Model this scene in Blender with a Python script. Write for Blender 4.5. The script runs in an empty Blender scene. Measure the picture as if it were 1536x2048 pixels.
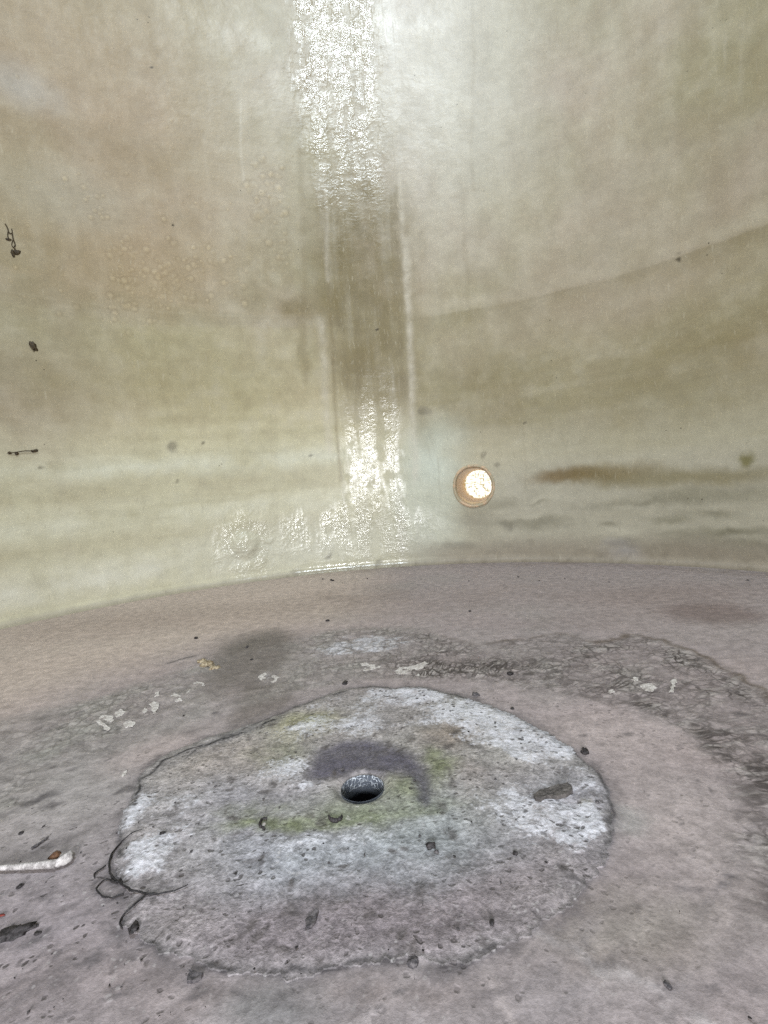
import bpy, bmesh, math, random
import numpy as np
from mathutils import Matrix, Vector, noise as mnoise

random.seed(7)
rng = np.random.default_rng(11)
scene = bpy.context.scene
COL = scene.collection
F32 = np.float32

# ------------------------------------------------------------------ camera geometry
FPX, PITCH, ROLL = 1000.0, math.radians(3.7), math.radians(4.5)
R = 1.25                      # inner radius of the tank (m)
HC = 0.2415 * R               # lens height above the floor
TOP = 3.45                     # height of the open tank
FWD = np.array([0, math.cos(PITCH), -math.sin(PITCH)])
_X0 = np.array([1.0, 0, 0]); _U0 = np.cross(_X0, FWD)
RIGHT = math.cos(ROLL) * _X0 - math.sin(ROLL) * _U0
UP = math.sin(ROLL) * _X0 + math.cos(ROLL) * _U0


def ray(x, y):
    return FWD + RIGHT * (x - 768) / FPX + UP * (1024 - y) / FPX


_d = ray(725, 1577)
CAM = np.array([-_d[0] * HC / -_d[2], -_d[1] * HC / -_d[2], HC])   # the drain is the tank's axis


def fl(x, y, z=0.0):
    d = ray(x, y); t = (HC - z) / -d[2]
    p = CAM + d * t
    return (float(p[0]), float(p[1]))


def wl(x, y):
    d = ray(x, y)
    a = d[0] ** 2 + d[1] ** 2; b = 2 * (CAM[0] * d[0] + CAM[1] * d[1]); c = CAM[0] ** 2 + CAM[1] ** 2 - R * R
    t = (-b + math.sqrt(b * b - 4 * a * c)) / 2 / a
    p = CAM + d * t
    return (float(R * math.atan2(p[0], p[1])), float(p[2]))   # (arc length, height)


def fpx(x, y):
    """metres per photo pixel on the floor there"""
    p = fl(x, y); q = np.array([p[0], p[1], 0.0]) - CAM
    return float(q @ FWD) / FPX


def wpx(x, y):
    u, z = wl(x, y)
    q = np.array([R * math.sin(u / R), R * math.cos(u / R), z]) - CAM
    return float(q @ FWD) / FPX


def lin(r, g, b):
    return np.array([((c / 255) / 12.92 if c / 255 <= .04045 else ((c / 255 + .055) / 1.055) ** 2.4) for c in (r, g, b)])


# ------------------------------------------------------------------ numpy noise
_perm = rng.permutation(512)
_perm = np.concatenate([_perm, _perm, _perm]).astype(np.int64)
_ang = rng.random(512) * 2 * np.pi
_gx = np.cos(_ang).astype(F32); _gy = np.sin(_ang).astype(F32)


def perlin(x, y, seed=0):
    x = x.astype(F32) + F32(seed * 17.31 + 100); y = y.astype(F32) + F32(seed * 9.77 + 100)
    xf = np.floor(x); yf = np.floor(y)
    xi = xf.astype(np.int64) & 511; yi = yf.astype(np.int64) & 511
    fx = x - xf; fy = y - yf
    u = fx * fx * fx * (fx * (fx * 6 - 15) + 10); v = fy * fy * fy * (fy * (fy * 6 - 15) + 10)

    def g(ix, iy, dx, dy):
        h = _perm[_perm[ix & 511] + (iy & 511)]
        return _gx[h] * dx + _gy[h] * dy
    a = g(xi, yi, fx, fy); b = g(xi + 1, yi, fx - 1, fy)
    c = g(xi, yi + 1, fx, fy - 1); d = g(xi + 1, yi + 1, fx - 1, fy - 1)
    return (a + u * (b - a)) + v * ((c + u * (d - c)) - (a + u * (b - a)))


def fbm(x, y, s, o=4, seed=0, sy=None):
    """about -1..1, s = cycles per metre"""
    sy = s if sy is None else sy
    r = np.zeros(x.shape, F32); amp = 1.0; tot = 0
    for k in range(o):
        r += F32(amp) * perlin(x * (s * 2 ** k), y * (sy * 2 ** k), seed + k)
        tot += amp; amp *= .55
    return np.clip(r / tot * 2.0, -1, 1)


def ss(a, b, x):
    t = np.clip((x - a) / (b - a), 0, 1)
    return t * t * (3 - 2 * t)


def ell(x, y, cx, cy, rx, ry, rot=0.0, soft=.6):
    c, s = math.cos(rot), math.sin(rot)
    dx, dy = x - cx, y - cy
    d = np.sqrt(((dx * c + dy * s) / rx) ** 2 + ((-dx * s + dy * c) / ry) ** 2)
    return 1 - ss(1 - soft, 1 + soft, d)


def polydist(x, y, pts):
    best = np.full(x.shape, 9.0, F32)
    for (ax, ay), (bx, by) in zip(pts[:-1], pts[1:]):
        dx, dy = bx - ax, by - ay; L = dx * dx + dy * dy + 1e-12
        t = np.clip(((x - ax) * dx + (y - ay) * dy) / L, 0, 1)
        best = np.minimum(best, np.hypot(x - ax - t * dx, y - ay - t * dy))
    return best


def inpoly(x, y, pts):
    r = np.zeros(x.shape, bool); n = len(pts)
    for i in range(n):
        ax, ay = pts[i]; bx, by = pts[(i + 1) % n]
        if ay == by: continue
        r ^= ((ay > y) != (by > y)) & (x < (bx - ax) * (y - ay) / (by - ay) + ax)
    return r


def sdpoly(x, y, pts):
    d = polydist(x, y, list(pts) + [pts[0]])
    return np.where(inpoly(x, y, pts), -d, d)


def mixc(c, col, m):
    m = np.clip(m, 0, 1)[:, None]
    return c * (1 - m) + np.asarray(col, F32)[None, :] * m


# ------------------------------------------------------------------ object helpers
def tag(o, label=None, cat=None, group=None, kind=None):
    if label: o['label'] = label
    if cat: o['category'] = cat
    if group: o['group'] = group
    if kind: o['kind'] = kind
    return o


def link(name, me, mat=None, parent=None):
    o = bpy.data.objects.new(name, me); COL.objects.link(o)
    if mat: me.materials.append(mat)
    if parent: o.parent = parent
    return o


def empty(name, loc=(0, 0, 0)):
    o = bpy.data.objects.new(name, None); COL.objects.link(o); o.location = loc
    o.empty_display_size = .02
    return o


def mesh_np(name, co, faces, smooth=True):
    me = bpy.data.meshes.new(name)
    me.vertices.add(len(co)); me.vertices.foreach_set('co', np.ascontiguousarray(co, F32).ravel())
    n = len(faces); me.loops.add(n * 4); me.loops.foreach_set('vertex_index', faces.astype(np.int32).ravel())
    me.polygons.add(n); me.polygons.foreach_set('loop_start', np.arange(0, n * 4, 4, dtype=np.int32))
    me.update(calc_edges=True)
    me.polygons.foreach_set('use_smooth', np.full(n, smooth))
    return me


def attr_col(me, name, rgba):
    a = me.attributes.new(name, 'FLOAT_COLOR', 'POINT')
    a.data.foreach_set('color', np.ascontiguousarray(rgba, F32).ravel())


def attr_vec(me, name, v):
    a = me.attributes.new(name, 'FLOAT_VECTOR', 'POINT')
    a.data.foreach_set('vector', np.ascontiguousarray(v, F32).ravel())


def grid_faces(nx, ny, keep=None):
    i = np.arange(nx * ny).reshape(ny, nx)
    f = np.stack([i[:-1, :-1], i[:-1, 1:], i[1:, 1:], i[1:, :-1]], -1).reshape(-1, 4)
    if keep is not None:
        f = f[keep[f].all(1)]
    return f


class NT:
    def __init__(s, mat):
        mat.use_nodes = True; s.t = mat.node_tree; s.t.nodes.clear(); s.L = s.t.links

    def n(s, ty, **kw):
        nd = s.t.nodes.new(ty)
        for k, v in kw.items(): setattr(nd, k, v)
        return nd

    def put(s, sock, v):
        if isinstance(v, bpy.types.NodeSocket): s.L.new(v, sock)
        elif isinstance(v, bpy.types.Node): s.L.new(v.outputs[0], sock)
        else: sock.default_value = v

    def math(s, op, a, b=0.0, c=None, clamp=False):
        nd = s.n('ShaderNodeMath', operation=op, use_clamp=clamp)
        s.put(nd.inputs[0], a); s.put(nd.inputs[1], b)
        if c is not None: s.put(nd.inputs[2], c)
        return nd.outputs[0]

    def mr(s, v, a, b, c=0.0, d=1.0):
        nd = s.n('ShaderNodeMapRange', interpolation_type='SMOOTHSTEP')
        s.put(nd.inputs[0], v); s.put(nd.inputs[1], a); s.put(nd.inputs[2], b); s.put(nd.inputs[3], c); s.put(nd.inputs[4], d)
        return nd.outputs[0]

    def mix(s, f, a, b, bt='MIX'):
        nd = s.n('ShaderNodeMix', data_type='RGBA', blend_type=bt)
        s.put(nd.inputs[0], f)
        for k, v in ((6, a), (7, b)):
            if isinstance(v, (tuple, list, np.ndarray)): v = (float(v[0]), float(v[1]), float(v[2]), 1)
            s.put(nd.inputs[k], v)
        return nd.outputs[2]

    def noise(s, vec, scale, detail=3, rough=.55, dist=0.0, color=False):
        nd = s.n('ShaderNodeTexNoise'); s.put(nd.inputs['Vector'], vec)
        nd.inputs['Scale'].default_value = scale; nd.inputs['Detail'].default_value = detail
        nd.inputs['Roughness'].default_value = rough; nd.inputs['Distortion'].default_value = dist
        return nd.outputs[1 if color else 0]

    def vor(s, vec, scale, feat='DISTANCE_TO_EDGE', rnd=1.0):
        nd = s.n('ShaderNodeTexVoronoi', feature=feat); s.put(nd.inputs['Vector'], vec)
        nd.inputs['Scale'].default_value = scale; nd.inputs['Randomness'].default_value = rnd
        return nd.outputs['Distance']

    def mapping(s, vec, scale=(1, 1, 1), rot=(0, 0, 0)):
        nd = s.n('ShaderNodeMapping'); s.put(nd.inputs[0], vec)
        nd.inputs['Scale'].default_value = scale; nd.inputs['Rotation'].default_value = rot
        return nd.outputs[0]

    def vadd(s, a, b, op='ADD'):
        nd = s.n('ShaderNodeVectorMath', operation=op); s.put(nd.inputs[0], a); s.put(nd.inputs[1], b)
        return nd.outputs[0]

    def warp(s, vec, scale, amp):
        c = s.noise(vec, scale, 2, .5, color=True)
        c = s.vadd(c, (.5, .5, .5), 'SUBTRACT')
        nd = s.n('ShaderNodeVectorMath', operation='SCALE'); s.put(nd.inputs[0], c); nd.inputs['Scale'].default_value = amp
        return s.vadd(vec, nd.outputs[0])

    def bsdf(s, base, rough, normal=None, spec=.5, **kw):
        b = s.n('ShaderNodeBsdfPrincipled')
        if isinstance(base, (tuple, list, np.ndarray)): base = (float(base[0]), float(base[1]), float(base[2]), 1)
        s.put(b.inputs['Base Color'], base); s.put(b.inputs['Roughness'], rough); s.put(b.inputs['Specular IOR Level'], spec)
        if normal is not None: s.put(b.inputs['Normal'], normal)
        for k, v in kw.items(): s.put(b.inputs[k.replace('_', ' ')], v)
        o = s.n('ShaderNodeOutputMaterial'); s.L.new(b.outputs[0], o.inputs[0])
        return b

    def bump(s, h, strength, dist, normal=None):
        b = s.n('ShaderNodeBump'); s.put(b.inputs['Height'], h); s.put(b.inputs['Strength'], strength)
        b.inputs['Distance'].default_value = dist
        if normal is not None: s.put(b.inputs['Normal'], normal)
        return b.outputs[0]

    def attr(s, name, out='Color'):
        return s.n('ShaderNodeAttribute', attribute_name=name).outputs[out]

    def sep(s, c):
        nd = s.n('ShaderNodeSeparateColor'); s.put(nd.inputs[0], c); return nd.outputs


def material(name):
    return bpy.data.materials.new(name)


# ------------------------------------------------------------------ materials
def mat_wall():
    m = material('laminate_wall'); t = NT(m)
    uv = t.attr('flat', 'Vector')
    col = t.attr('Col'); S = t.sep(t.attr('Msk')); gloss, rib, fleck = S[0], S[1], S[2]
    n1 = t.noise(uv, 38, 4, .62); n2 = t.noise(uv, 170, 3, .6)
    base = t.mix(1.0, col, t.mix(n1, (.86, .86, .86), (1.12, 1.12, 1.12)), 'MULTIPLY')
    base = t.mix(1.0, base, t.mix(n2, (.9, .9, .9), (1.09, 1.09, 1.09)), 'MULTIPLY')
    # fibre flecks: short pale and brown strokes in the glass mat
    fl1 = t.noise(t.mapping(t.warp(uv, 12, .03), (150, 32, 1)), 1.0, 2, .5)
    base = t.mix(t.math('MULTIPLY', t.mr(fl1, .60, .74), t.math('MULTIPLY', fleck, .35)), base, lin(202, 196, 178))
    fl2 = t.noise(t.mapping(t.warp(uv, 9, .03), (60, 120, 1)), 1.0, 3, .6)
    base = t.mix(t.math('MULTIPLY', t.mr(fl2, .62, .78), .22), base, lin(105, 88, 60))
    fl3 = t.noise(t.mapping(t.warp(uv, 7, .05), (210, 26, 1), (0, 0, .5)), 1.0, 2, .5)
    base = t.mix(t.math('MULTIPLY', t.mr(fl3, .60, .76), .16), base, lin(112, 98, 72))
    # pin holes
    v = t.vor(uv, 46, 'F1'); pk = t.noise(uv, 9, 2)
    base = t.mix(t.math('MULTIPLY', t.mr(v, .05, .10, 1, 0), t.mr(pk, .60, .66)), base, lin(60, 52, 36))
    rough = t.math('ADD', t.mr(gloss, 0, 1, .60, .13), t.math('MULTIPLY', t.math('SUBTRACT', n2, .5), .12))
    # resin ripple: lumpy rather than grainy, stronger on the ribbed strip
    r1 = t.noise(t.mapping(t.warp(uv, 24, .03), (66, 92, 1)), 1.0, 3, .60)
    r2 = t.noise(t.mapping(uv, (160, 60, 1)), 1.0, 3, .6)
    r3 = t.noise(uv, 14, 3, .5)
    h = t.math('ADD', t.math('MULTIPLY', r1, 1.0), t.math('MULTIPLY', r2, .22))
    h = t.math('MULTIPLY', h, t.math('ADD', t.math('MULTIPLY', rib, 1.0), .05))
    h = t.math('ADD', h, t.math('MULTIPLY', r3, .35))
    nrm = t.bump(h, 1.0, .0030)
    t.bsdf(base, rough, nrm, t.mr(gloss, .3, .9, .42, .62))
    return m


def mat_floor(name='floor_laminate', pad=False):
    m = material(name); t = NT(m)
    p = t.attr('flat', 'Vector'); pol = t.attr('pol', 'Vector')
    col = t.attr('Col'); S = t.sep(t.attr('Msk')); crack, cryst, gloss = S[0], S[1], S[2]
    grit = t.attr('Msk', 'Alpha')
    n1 = t.noise(p, 60, 5, .68); n2 = t.noise(p, 260, 3, .65, .4)
    a, b = ((.62, 1.34) if pad else (.76, 1.22))
    base = t.mix(1.0, col, t.mix(t.mr(n1, .25, .75), (a, a, a), (b, b, b)), 'MULTIPLY')
    a, b = ((.70, 1.28) if pad else (.86, 1.12))
    base = t.mix(1.0, base, t.mix(t.mr(n2, .28, .72), (a, a, a), (b, b, b)), 'MULTIPLY')
    # pale crystalline crust
    c1 = t.noise(t.warp(p, 70, .012), 240, 3, .75); c2 = t.noise(p, 40, 4, .7)
    cm = t.mr(t.math('ADD', t.math('MULTIPLY', c1, .62), t.math('MULTIPLY', c2, .5)), t.mr(cryst, 0, 1, .74, .36), t.mr(cryst, 0, 1, .92, .66))
    cm = t.math('MULTIPLY', cm, t.mr(cryst, 0, .15))
    base = t.mix(t.math('MULTIPLY', cm, .8), base, t.mix(n1, lin(184, 184, 192), lin(222, 224, 234)))
    # dark pits through the crust
    v = t.vor(t.warp(p, 90, .010), 120, 'F1'); pk = t.noise(p, 30, 3)
    pit = t.math('MULTIPLY', t.mr(v, .12, .30, 1, 0), t.mr(pk, .40, .54))
    base = t.mix(t.math('MULTIPLY', pit, t.math('MULTIPLY', grit, .9)), base, lin(62, 57, 58))
    v2 = t.vor(t.warp(p, 60, .010), 46, 'F1'); pk2 = t.noise(p, 17, 3)
    pit2 = t.math('MULTIPLY', t.mr(v2, .07, .17, 1, 0), t.mr(pk2, .46, .58))
    base = t.mix(t.math('MULTIPLY', pit2, t.math('MULTIPLY', grit, .8)), base, lin(60, 56, 58))
    v3 = t.vor(t.warp(t.vadd(p, (.37, .21, 0)), 80, .010), 150, 'F1')
    pale = t.math('MULTIPLY', t.mr(v3, .12, .30, 1, 0), t.mr(pk, .56, .44))
    base = t.mix(t.math('MULTIPLY', pale, t.math('MULTIPLY', grit, .34 if pad else .30)), base, lin(206, 203, 204))
    # crazing: radial strokes (mask in 'crack') and an irregular net (mask in 'net')
    net = t.attr('net', 'Fac')
    e1 = t.vor(t.mapping(t.warp(pol, 26, .018), (104, 27, 1)), 1.0)
    e2 = t.vor(t.warp(p, 40, .024), 52)
    e3 = t.vor(t.warp(p, 60, .018), 84)
    brk = t.noise(p, 34, 3, .6); brk2 = t.noise(p, 26, 4, .65)
    k1 = t.math('MULTIPLY', t.mr(e1, .05, .26, 1, 0), t.math('MULTIPLY', t.mr(brk, .42, .58), crack))
    k2 = t.math('MULTIPLY', t.mr(e2, .02, .15, 1, 0), t.mr(brk2, .36, .54))
    k3 = t.math('MULTIPLY', t.mr(e3, .02, .18, 1, 0), t.math('MULTIPLY', t.mr(brk2, .60, .42), .85))
    vc = t.n('ShaderNodeTexVoronoi', feature='F1'); t.put(vc.inputs['Vector'], t.mapping(t.warp(pol, 26, .018), (104, 27, 1))); vc.inputs['Scale'].default_value = 1.0
    cell = t.sep(vc.outputs['Color'])[0]
    base = t.mix(t.math('MULTIPLY', t.math('MULTIPLY', t.mr(cell, .66, .74), net), .42), base, lin(184, 178, 175))
    base = t.mix(t.math('MULTIPLY', t.math('MULTIPLY', t.mr(cell, .34, .26), net), .14), base, lin(104, 98, 96))
    kk = t.math('MAXIMUM', k1, t.math('MULTIPLY', t.math('MAXIMUM', k2, k3), net))
    km = t.math('MULTIPLY', kk, 1.0, clamp=True)
    base = t.mix(t.math('MULTIPLY', km, .95), base, lin(60, 54, 53))
    rough = t.mr(gloss, 0, 1, .72, .2)
    h = t.math('ADD', t.math('MULTIPLY', n1, .85), t.math('MULTIPLY', n2, .3 if pad else .12))
    h = t.math('SUBTRACT', h, t.math('MULTIPLY', pit, t.math('MULTIPLY', grit, .6)))
    nrm = t.bump(h, .9, .0018 if not pad else .0030)
    t.bsdf(base, rough, nrm, .35)
    return m


def mat_debris(name, c1, c2, rough=.7, scale=300, bumpd=.001):
    m = material(name); t = NT(m)
    p = t.n('ShaderNodeTexCoord').outputs['Object']
    n = t.noise(p, scale, 4, .65)
    t.bsdf(t.mix(t.mr(n, .35, .65), c1, c2), rough, t.bump(n, .8, bumpd), .35)
    return m


M_WALL = mat_wall()
M_FLOOR = mat_floor()
M_PAD = mat_floor('pad_laminate', True)
M_BLACK = mat_debris('black_crust', lin(24, 22, 24), lin(56, 52, 54), .6)
M_GREY = mat_debris('dark_chip', lin(52, 50, 54), lin(92, 88, 90), .75)
M_WOOD = mat_debris('dark_sliver', lin(62, 59, 58), lin(92, 88, 86), .8, 160, .0004)
M_WHITE = mat_debris('pale_flake', lin(160, 154, 150), lin(206, 202, 200), .7, 200, .002)
M_TAN = mat_debris('tan_crust', lin(112, 96, 74), lin(184, 172, 148), .8, 260, .002)
M_BONE = mat_debris('pale_stem', lin(132, 128, 128), lin(186, 182, 182), .55, 260)
M_BROWN = mat_debris('brown_scrap', lin(70, 48, 36), lin(110, 80, 58), .7)
M_RED = mat_debris('red_scrap', lin(80, 30, 28), lin(120, 48, 40), .6)
M_HAIR = mat_debris('dark_fibre', lin(20, 19, 22), lin(40, 38, 40), .6)

# ------------------------------------------------------------------ the wall
FIL = .024
NZ_U, NZ_Z = wl(947, 972)
NZ_R = 38.5 * wpx(947, 972)
BOSS_U, BOSS_Z = wl(490, 1088)


def build_wall():
    step = .003
    a0, a1 = -math.radians(72), math.radians(72)
    nu = int((a1 - a0) * R / step); zs = np.concatenate([np.linspace(0, 1, 12)[:-1] * math.pi / 2])
    # profile: a fillet foot, then straight up
    prof_r = list(R - FIL + FIL * np.sin(zs)); prof_z = list(FIL - FIL * np.cos(zs))
    zz = np.arange(FIL, 2.2, step); prof_r += [R] * len(zz); prof_z += list(zz)
    prof_r.append(R); prof_z.append(TOP)
    prof_r = np.array(prof_r); prof_z = np.array(prof_z); nz = len(prof_r)
    th = np.linspace(a0, a1, nu)
    T, PR = np.meshgrid(th, prof_r); _, PZ = np.meshgrid(th, prof_z)
    u = (T * R).ravel().astype(F32); z = PZ.ravel().astype(F32); pr = PR.ravel().astype(F32); T = T.ravel()
    N = len(u)
    # ---- wandering noise fields
    big = fbm(u, z, 1.6, 4, 1); mid = fbm(u, z, 6, 4, 5); fine = fbm(u, z, 26, 4, 9)
    horiz = fbm(u, z, 2.0, 4, 13, 16.0); vert = fbm(u, z, 22.0, 4, 17, 2.2)
    blot = fbm(u, z, 3.2, 3, 61)
    wu = u + .022 * fbm(u, z, 7, 3, 21) + .007 * fbm(u, z, 32, 3, 25)
    wz = z + .014 * fbm(u, z, 7, 3, 29) + .006 * fbm(u, z, 32, 3, 33)

    def E(x, y, rx, ry, rot=0, soft=.6):       # stain by its place in the photograph, sizes in photo pixels
        cu, cz = wl(x, y); k = wpx(x, y)
        return ell(wu, wz, cu, cz, rx * k, ry * k, rot, soft)

    c = np.tile(lin(176, 167, 146).astype(F32), (N, 1))
    c = mixc(c, lin(160, 153, 124), .5 + .8 * big)
    c = mixc(c, lin(184, 170, 154), np.clip(blot, 0, 1) * .75)
    c = mixc(c, lin(160, 156, 118), np.clip(-blot, 0, 1) * .5)
    zs_ = .83                                             # the lap seam's height
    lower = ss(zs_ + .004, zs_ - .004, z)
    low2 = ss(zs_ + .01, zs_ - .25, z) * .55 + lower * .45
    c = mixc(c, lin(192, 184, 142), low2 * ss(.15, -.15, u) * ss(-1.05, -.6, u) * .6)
    c = mixc(c, lin(146, 137, 100), low2 * ss(.1, .4, u) * .5)  # olive lower right, with the light's falloff to that side painted in
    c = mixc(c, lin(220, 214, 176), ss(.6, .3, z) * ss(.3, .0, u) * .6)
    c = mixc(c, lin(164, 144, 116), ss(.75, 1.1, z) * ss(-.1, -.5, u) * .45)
    c = mixc(c, lin(206, 200, 188), ss(.85, 1.3, z) * np.exp(-((u - .22 - .12 * (z - 1.2)) / .26) ** 2) * .55)  # light from the top opening painted as a slanting pale band
    lz = z - zs_ - .006 * mid - .006 * big
    c = mixc(c, lin(192, 184, 162), np.exp(-((lz - .026) / .022) ** 2) * ss(.05, .25, u) * .55)
    c = mixc(c, lin(122, 112, 78), ss(-.07, -.005, lz) * ss(.004, -.002, lz) * ss(.1, .35, u) * .36 * np.clip(.8 + .7 * mid, 0, 1.4))  # shadow beneath the lap's step painted into the colour, right side
    c = mixc(c, lin(186, 178, 146), np.exp(-((lz - .004) / .006) ** 2) * ss(-.05, -.2, u) * .45 * np.clip(.6 + 1.2 * mid, 0, 1))
    c = mixc(c, lin(186, 172, 146), np.exp(-((lz - .045 - .05 * ss(-.2, -.9, u)) / .008) ** 2) * ss(-.05, -.2, u) * .3)
    # brushed-on resin: long faint vertical sags above, level wipes below
    sag = fbm(u, z, 11.0, 4, 81, 2.0); wipe = fbm(u, z, 2.6, 4, 85, 22.0); cloud = fbm(u, z, 13, 4, 89)
    c = mixc(c, lin(204, 196, 178), np.clip(sag, 0, 1) * ss(.6, 1.0, z) * .38)
    c = mixc(c, lin(142, 124, 94), np.clip(-sag, 0, 1) * ss(.6, 1.0, z) * .34)
    c = mixc(c, lin(206, 202, 178), np.clip(wipe, 0, 1) * ss(.9, .5, z) * .26)
    c = mixc(c, lin(130, 118, 82), np.clip(-wipe, 0, 1) * ss(.9, .5, z) * .24)
    c = mixc(c, lin(204, 198, 178), np.clip(cloud, 0, 1) * .42)
    c = mixc(c, lin(138, 124, 94), np.clip(-cloud, 0, 1) * .40)
    # horizontal tide bands in the lower part
    zt = z + .012 * horiz + .01 * mid
    c = mixc(c, lin(198, 198, 176), ss(.62, .3, z) * .45)
    c = mixc(c, lin(150, 142, 104), np.clip(horiz, 0, 1) * ss(.75, .5, z) * ss(.0, .2, z) * .5)
    lft = ss(.15, -.25, u); rgt = ss(.28, .5, u)
    for (za, zb, colr, k) in ((.335, .045, (146, 136, 104), .55), (.40, .035, (214, 216, 198), .75), (.245, .04, (212, 213, 196), .55), (.175, .035, (162, 153, 126), .5), (.085, .055, (218, 218, 204), .8)):
        b = np.exp(-((zt - za - .05 * (u + .3) * 0) / zb) ** 2)
        c = mixc(c, lin(*colr), b * k * .62 * lft * np.clip(.9 + 1.1 * mid + .5 * cloud, .1, 1.6))
    c = mixc(c, lin(196, 203, 188), E(880, 900, 60, 60) * .55 + E(850, 1010, 60, 110) * .6)
    c = mixc(c, lin(205, 205, 188), E(640, 1085, 260, 55) * .55)
    c = mixc(c, lin(186, 178, 150), E(975, 905, 75, 38) * .5)
    c = mixc(c, lin(128, 122, 104), E(950, 1035, 42, 36, 0, .8) * .55)
    c = mixc(c, lin(178, 172, 150), E(1250, 880, 250, 60) * .4)
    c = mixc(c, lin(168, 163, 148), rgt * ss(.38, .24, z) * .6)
    # brown liquid-level streak on the right and its pale tail
    c = mixc(c, lin(112, 88, 44), E(1130, 952, 60, 15, 0, .7) * .8)
    c = mixc(c, lin(114, 98, 52), E(1215, 948, 85, 17, 0, .8) * .75)
    c = mixc(c, lin(122, 112, 74), E(1380, 955, 150, 15, 0, .9) * .7)
    c = mixc(c, lin(112, 106, 58), E(1495, 918, 13, 14, 0, .6) * .85)
    for q in ((1345, 1040, 30, 7), (1440, 1060, 40, 8), (1090, 1108, 60, 12), (1400, 990, 110, 14), (1290, 1110, 90, 18), (1420, 1105, 80, 12)):
        c = mixc(c, lin(112, 108, 84), E(*q, 0, .8) * .5)
    c = mixc(c, lin(170, 172, 182), E(1242, 1110, 40, 26) * .6)
    # olive dirt
    for (x, y, rx, ry, k) in ((980, 790, 110, 60, .5), (1400, 740, 170, 90, .5), (1200, 830, 200, 50, .35), (250, 300, 120, 40, .4), (130, 560, 160, 90, .25),
                              (300, 760, 280, 60, .3), (60, 820, 120, 80, .3), (1480, 300, 120, 260, .3), (1180, 580, 220, 70, .35), (590, 615, 34, 20, .8), (605, 700, 10, 60, .5),
                              (715, 480, 95, 90, .6), (720, 640, 85, 130, .6), (770, 740, 70, 60, .6), (690, 560, 40, 110, .35), (640, 560, 30, 140, .3), (815, 560, 12, 160, .3), (850, 860, 14, 40, .5)):
        c = mixc(c, lin(120, 106, 66), E(x, y, rx, ry, 0, .85) * k * (.75 + .5 * mid))
    # warm grey blooms; the palest, upper right, paints the top opening's glow
    for (x, y, rx, ry, k, cc) in ((110, 110, 210, 150, .4, (172, 152, 128)), (330, 330, 180, 200, .3, (172, 152, 124)), (280, 540, 140, 80, .4, (172, 150, 116)), (40, 170, 60, 40, .5, (186, 184, 178)),
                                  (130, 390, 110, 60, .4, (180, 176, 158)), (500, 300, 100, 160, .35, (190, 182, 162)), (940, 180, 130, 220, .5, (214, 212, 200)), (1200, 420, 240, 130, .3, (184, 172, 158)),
                                  (1100, 640, 260, 50, .25, (180, 168, 150))):
        c = mixc(c, lin(*cc), E(x, y, rx, ry, 0, .8) * k)
    # runs down the central strip
    us = wl(768, 1120)[0]
    hw = .128 + .02 * ss(.8, 1.7, z)                                        # half width of the joint strip
    du = u - us - .018 * ss(.2, 1.8, z)
    strip = ss(hw + .004, hw - .004, np.abs(du))
    c = mixc(c, lin(132, 121, 94), strip * np.clip(vert * 1.0 + .9 * cloud + .12, 0, 1) * ss(.45, .68, z) * ss(1.5, 1.15, z) * .85)
    c = mixc(c, lin(205, 202, 190), strip * np.clip(-vert, 0, 1) * .4)
    wide = ss(hw + .085, hw - .06, np.abs(du + .01) + .05 * cloud + .02 * fine)
    c = mixc(c, lin(122, 110, 74), wide * ss(.5, .72, z + .05 * mid) * ss(1.45, 1.1, z) * np.clip(.5 + .9 * mid + .9 * cloud + .3 * fine, .05, 1) * .62)
    for (xa, ya, xb, yb, k, wd, dark) in ((645, 380, 680, 960, .5, 3, 1), (800, 340, 825, 800, .55, 4, 0), (815, 480, 832, 960, .5, 5, 0), (600, 240, 612, 760, .35, 5, 1), (945, 0, 945, 380, .16, 3, 1),
                                          (650, 330, 655, 560, .4, 3, 0), (480, 200, 485, 360, .4, 2, 0), (640, 640, 660, 900, .5, 6, 0), (925, 400, 940, 640, .2, 4, 1)):
        A = wl(xa, ya); B = wl(xb, yb); d = polydist(wu * .35 + u * .65, z, [A, B])
        c = mixc(c, lin(126, 112, 80) if dark else lin(206, 200, 184), np.exp(-(d / (wd * .0017 * 1.3)) ** 2) * k * (.7 + .6 * fine))
    # blisters under the surface
    blis = np.zeros(N, F32); ring = np.zeros(N, F32)
    rr = random.Random(4)
    spots = [(rr.gauss(305, 75), rr.gauss(560, 42), rr.uniform(3, 7)) for _ in range(150)] + [(rr.gauss(525, 22), rr.gauss(395, 40), rr.uniform(4, 9)) for _ in range(34)] \
        + [(rr.gauss(572, 16), rr.gauss(512, 12), rr.uniform(4, 8)) for _ in range(10)] + [(rr.gauss(190, 25), rr.gauss(385, 40), rr.uniform(3, 6)) for _ in range(16)] \
        + [(rr.uniform(0, 600), rr.uniform(150, 620), rr.uniform(2, 4)) for _ in range(60)]
    for (x, y, r_) in spots:
        cu, cz = wl(x, y); k = wpx(x, y) * r_
        sel = np.nonzero((np.abs(u - cu) < 2 * k) & (np.abs(z - cz) < 2 * k))[0]
        d = np.hypot(u[sel] - cu, z[sel] - cz) / k
        blis[sel] = np.maximum(blis[sel], np.clip(1 - d, 0, 1)); ring[sel] = np.maximum(ring[sel], np.exp(-((d - 1.1) / .3) ** 2))
    c = mixc(c, lin(200, 184, 148), np.clip(blis * 1.5, 0, 1) * .42 * np.clip(.6 + fine, .2, 1))
    c = mixc(c, lin(112, 92, 62), ring * .26 * np.clip(.6 + fine, .1, 1))
    rd = random.Random(15)
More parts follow.
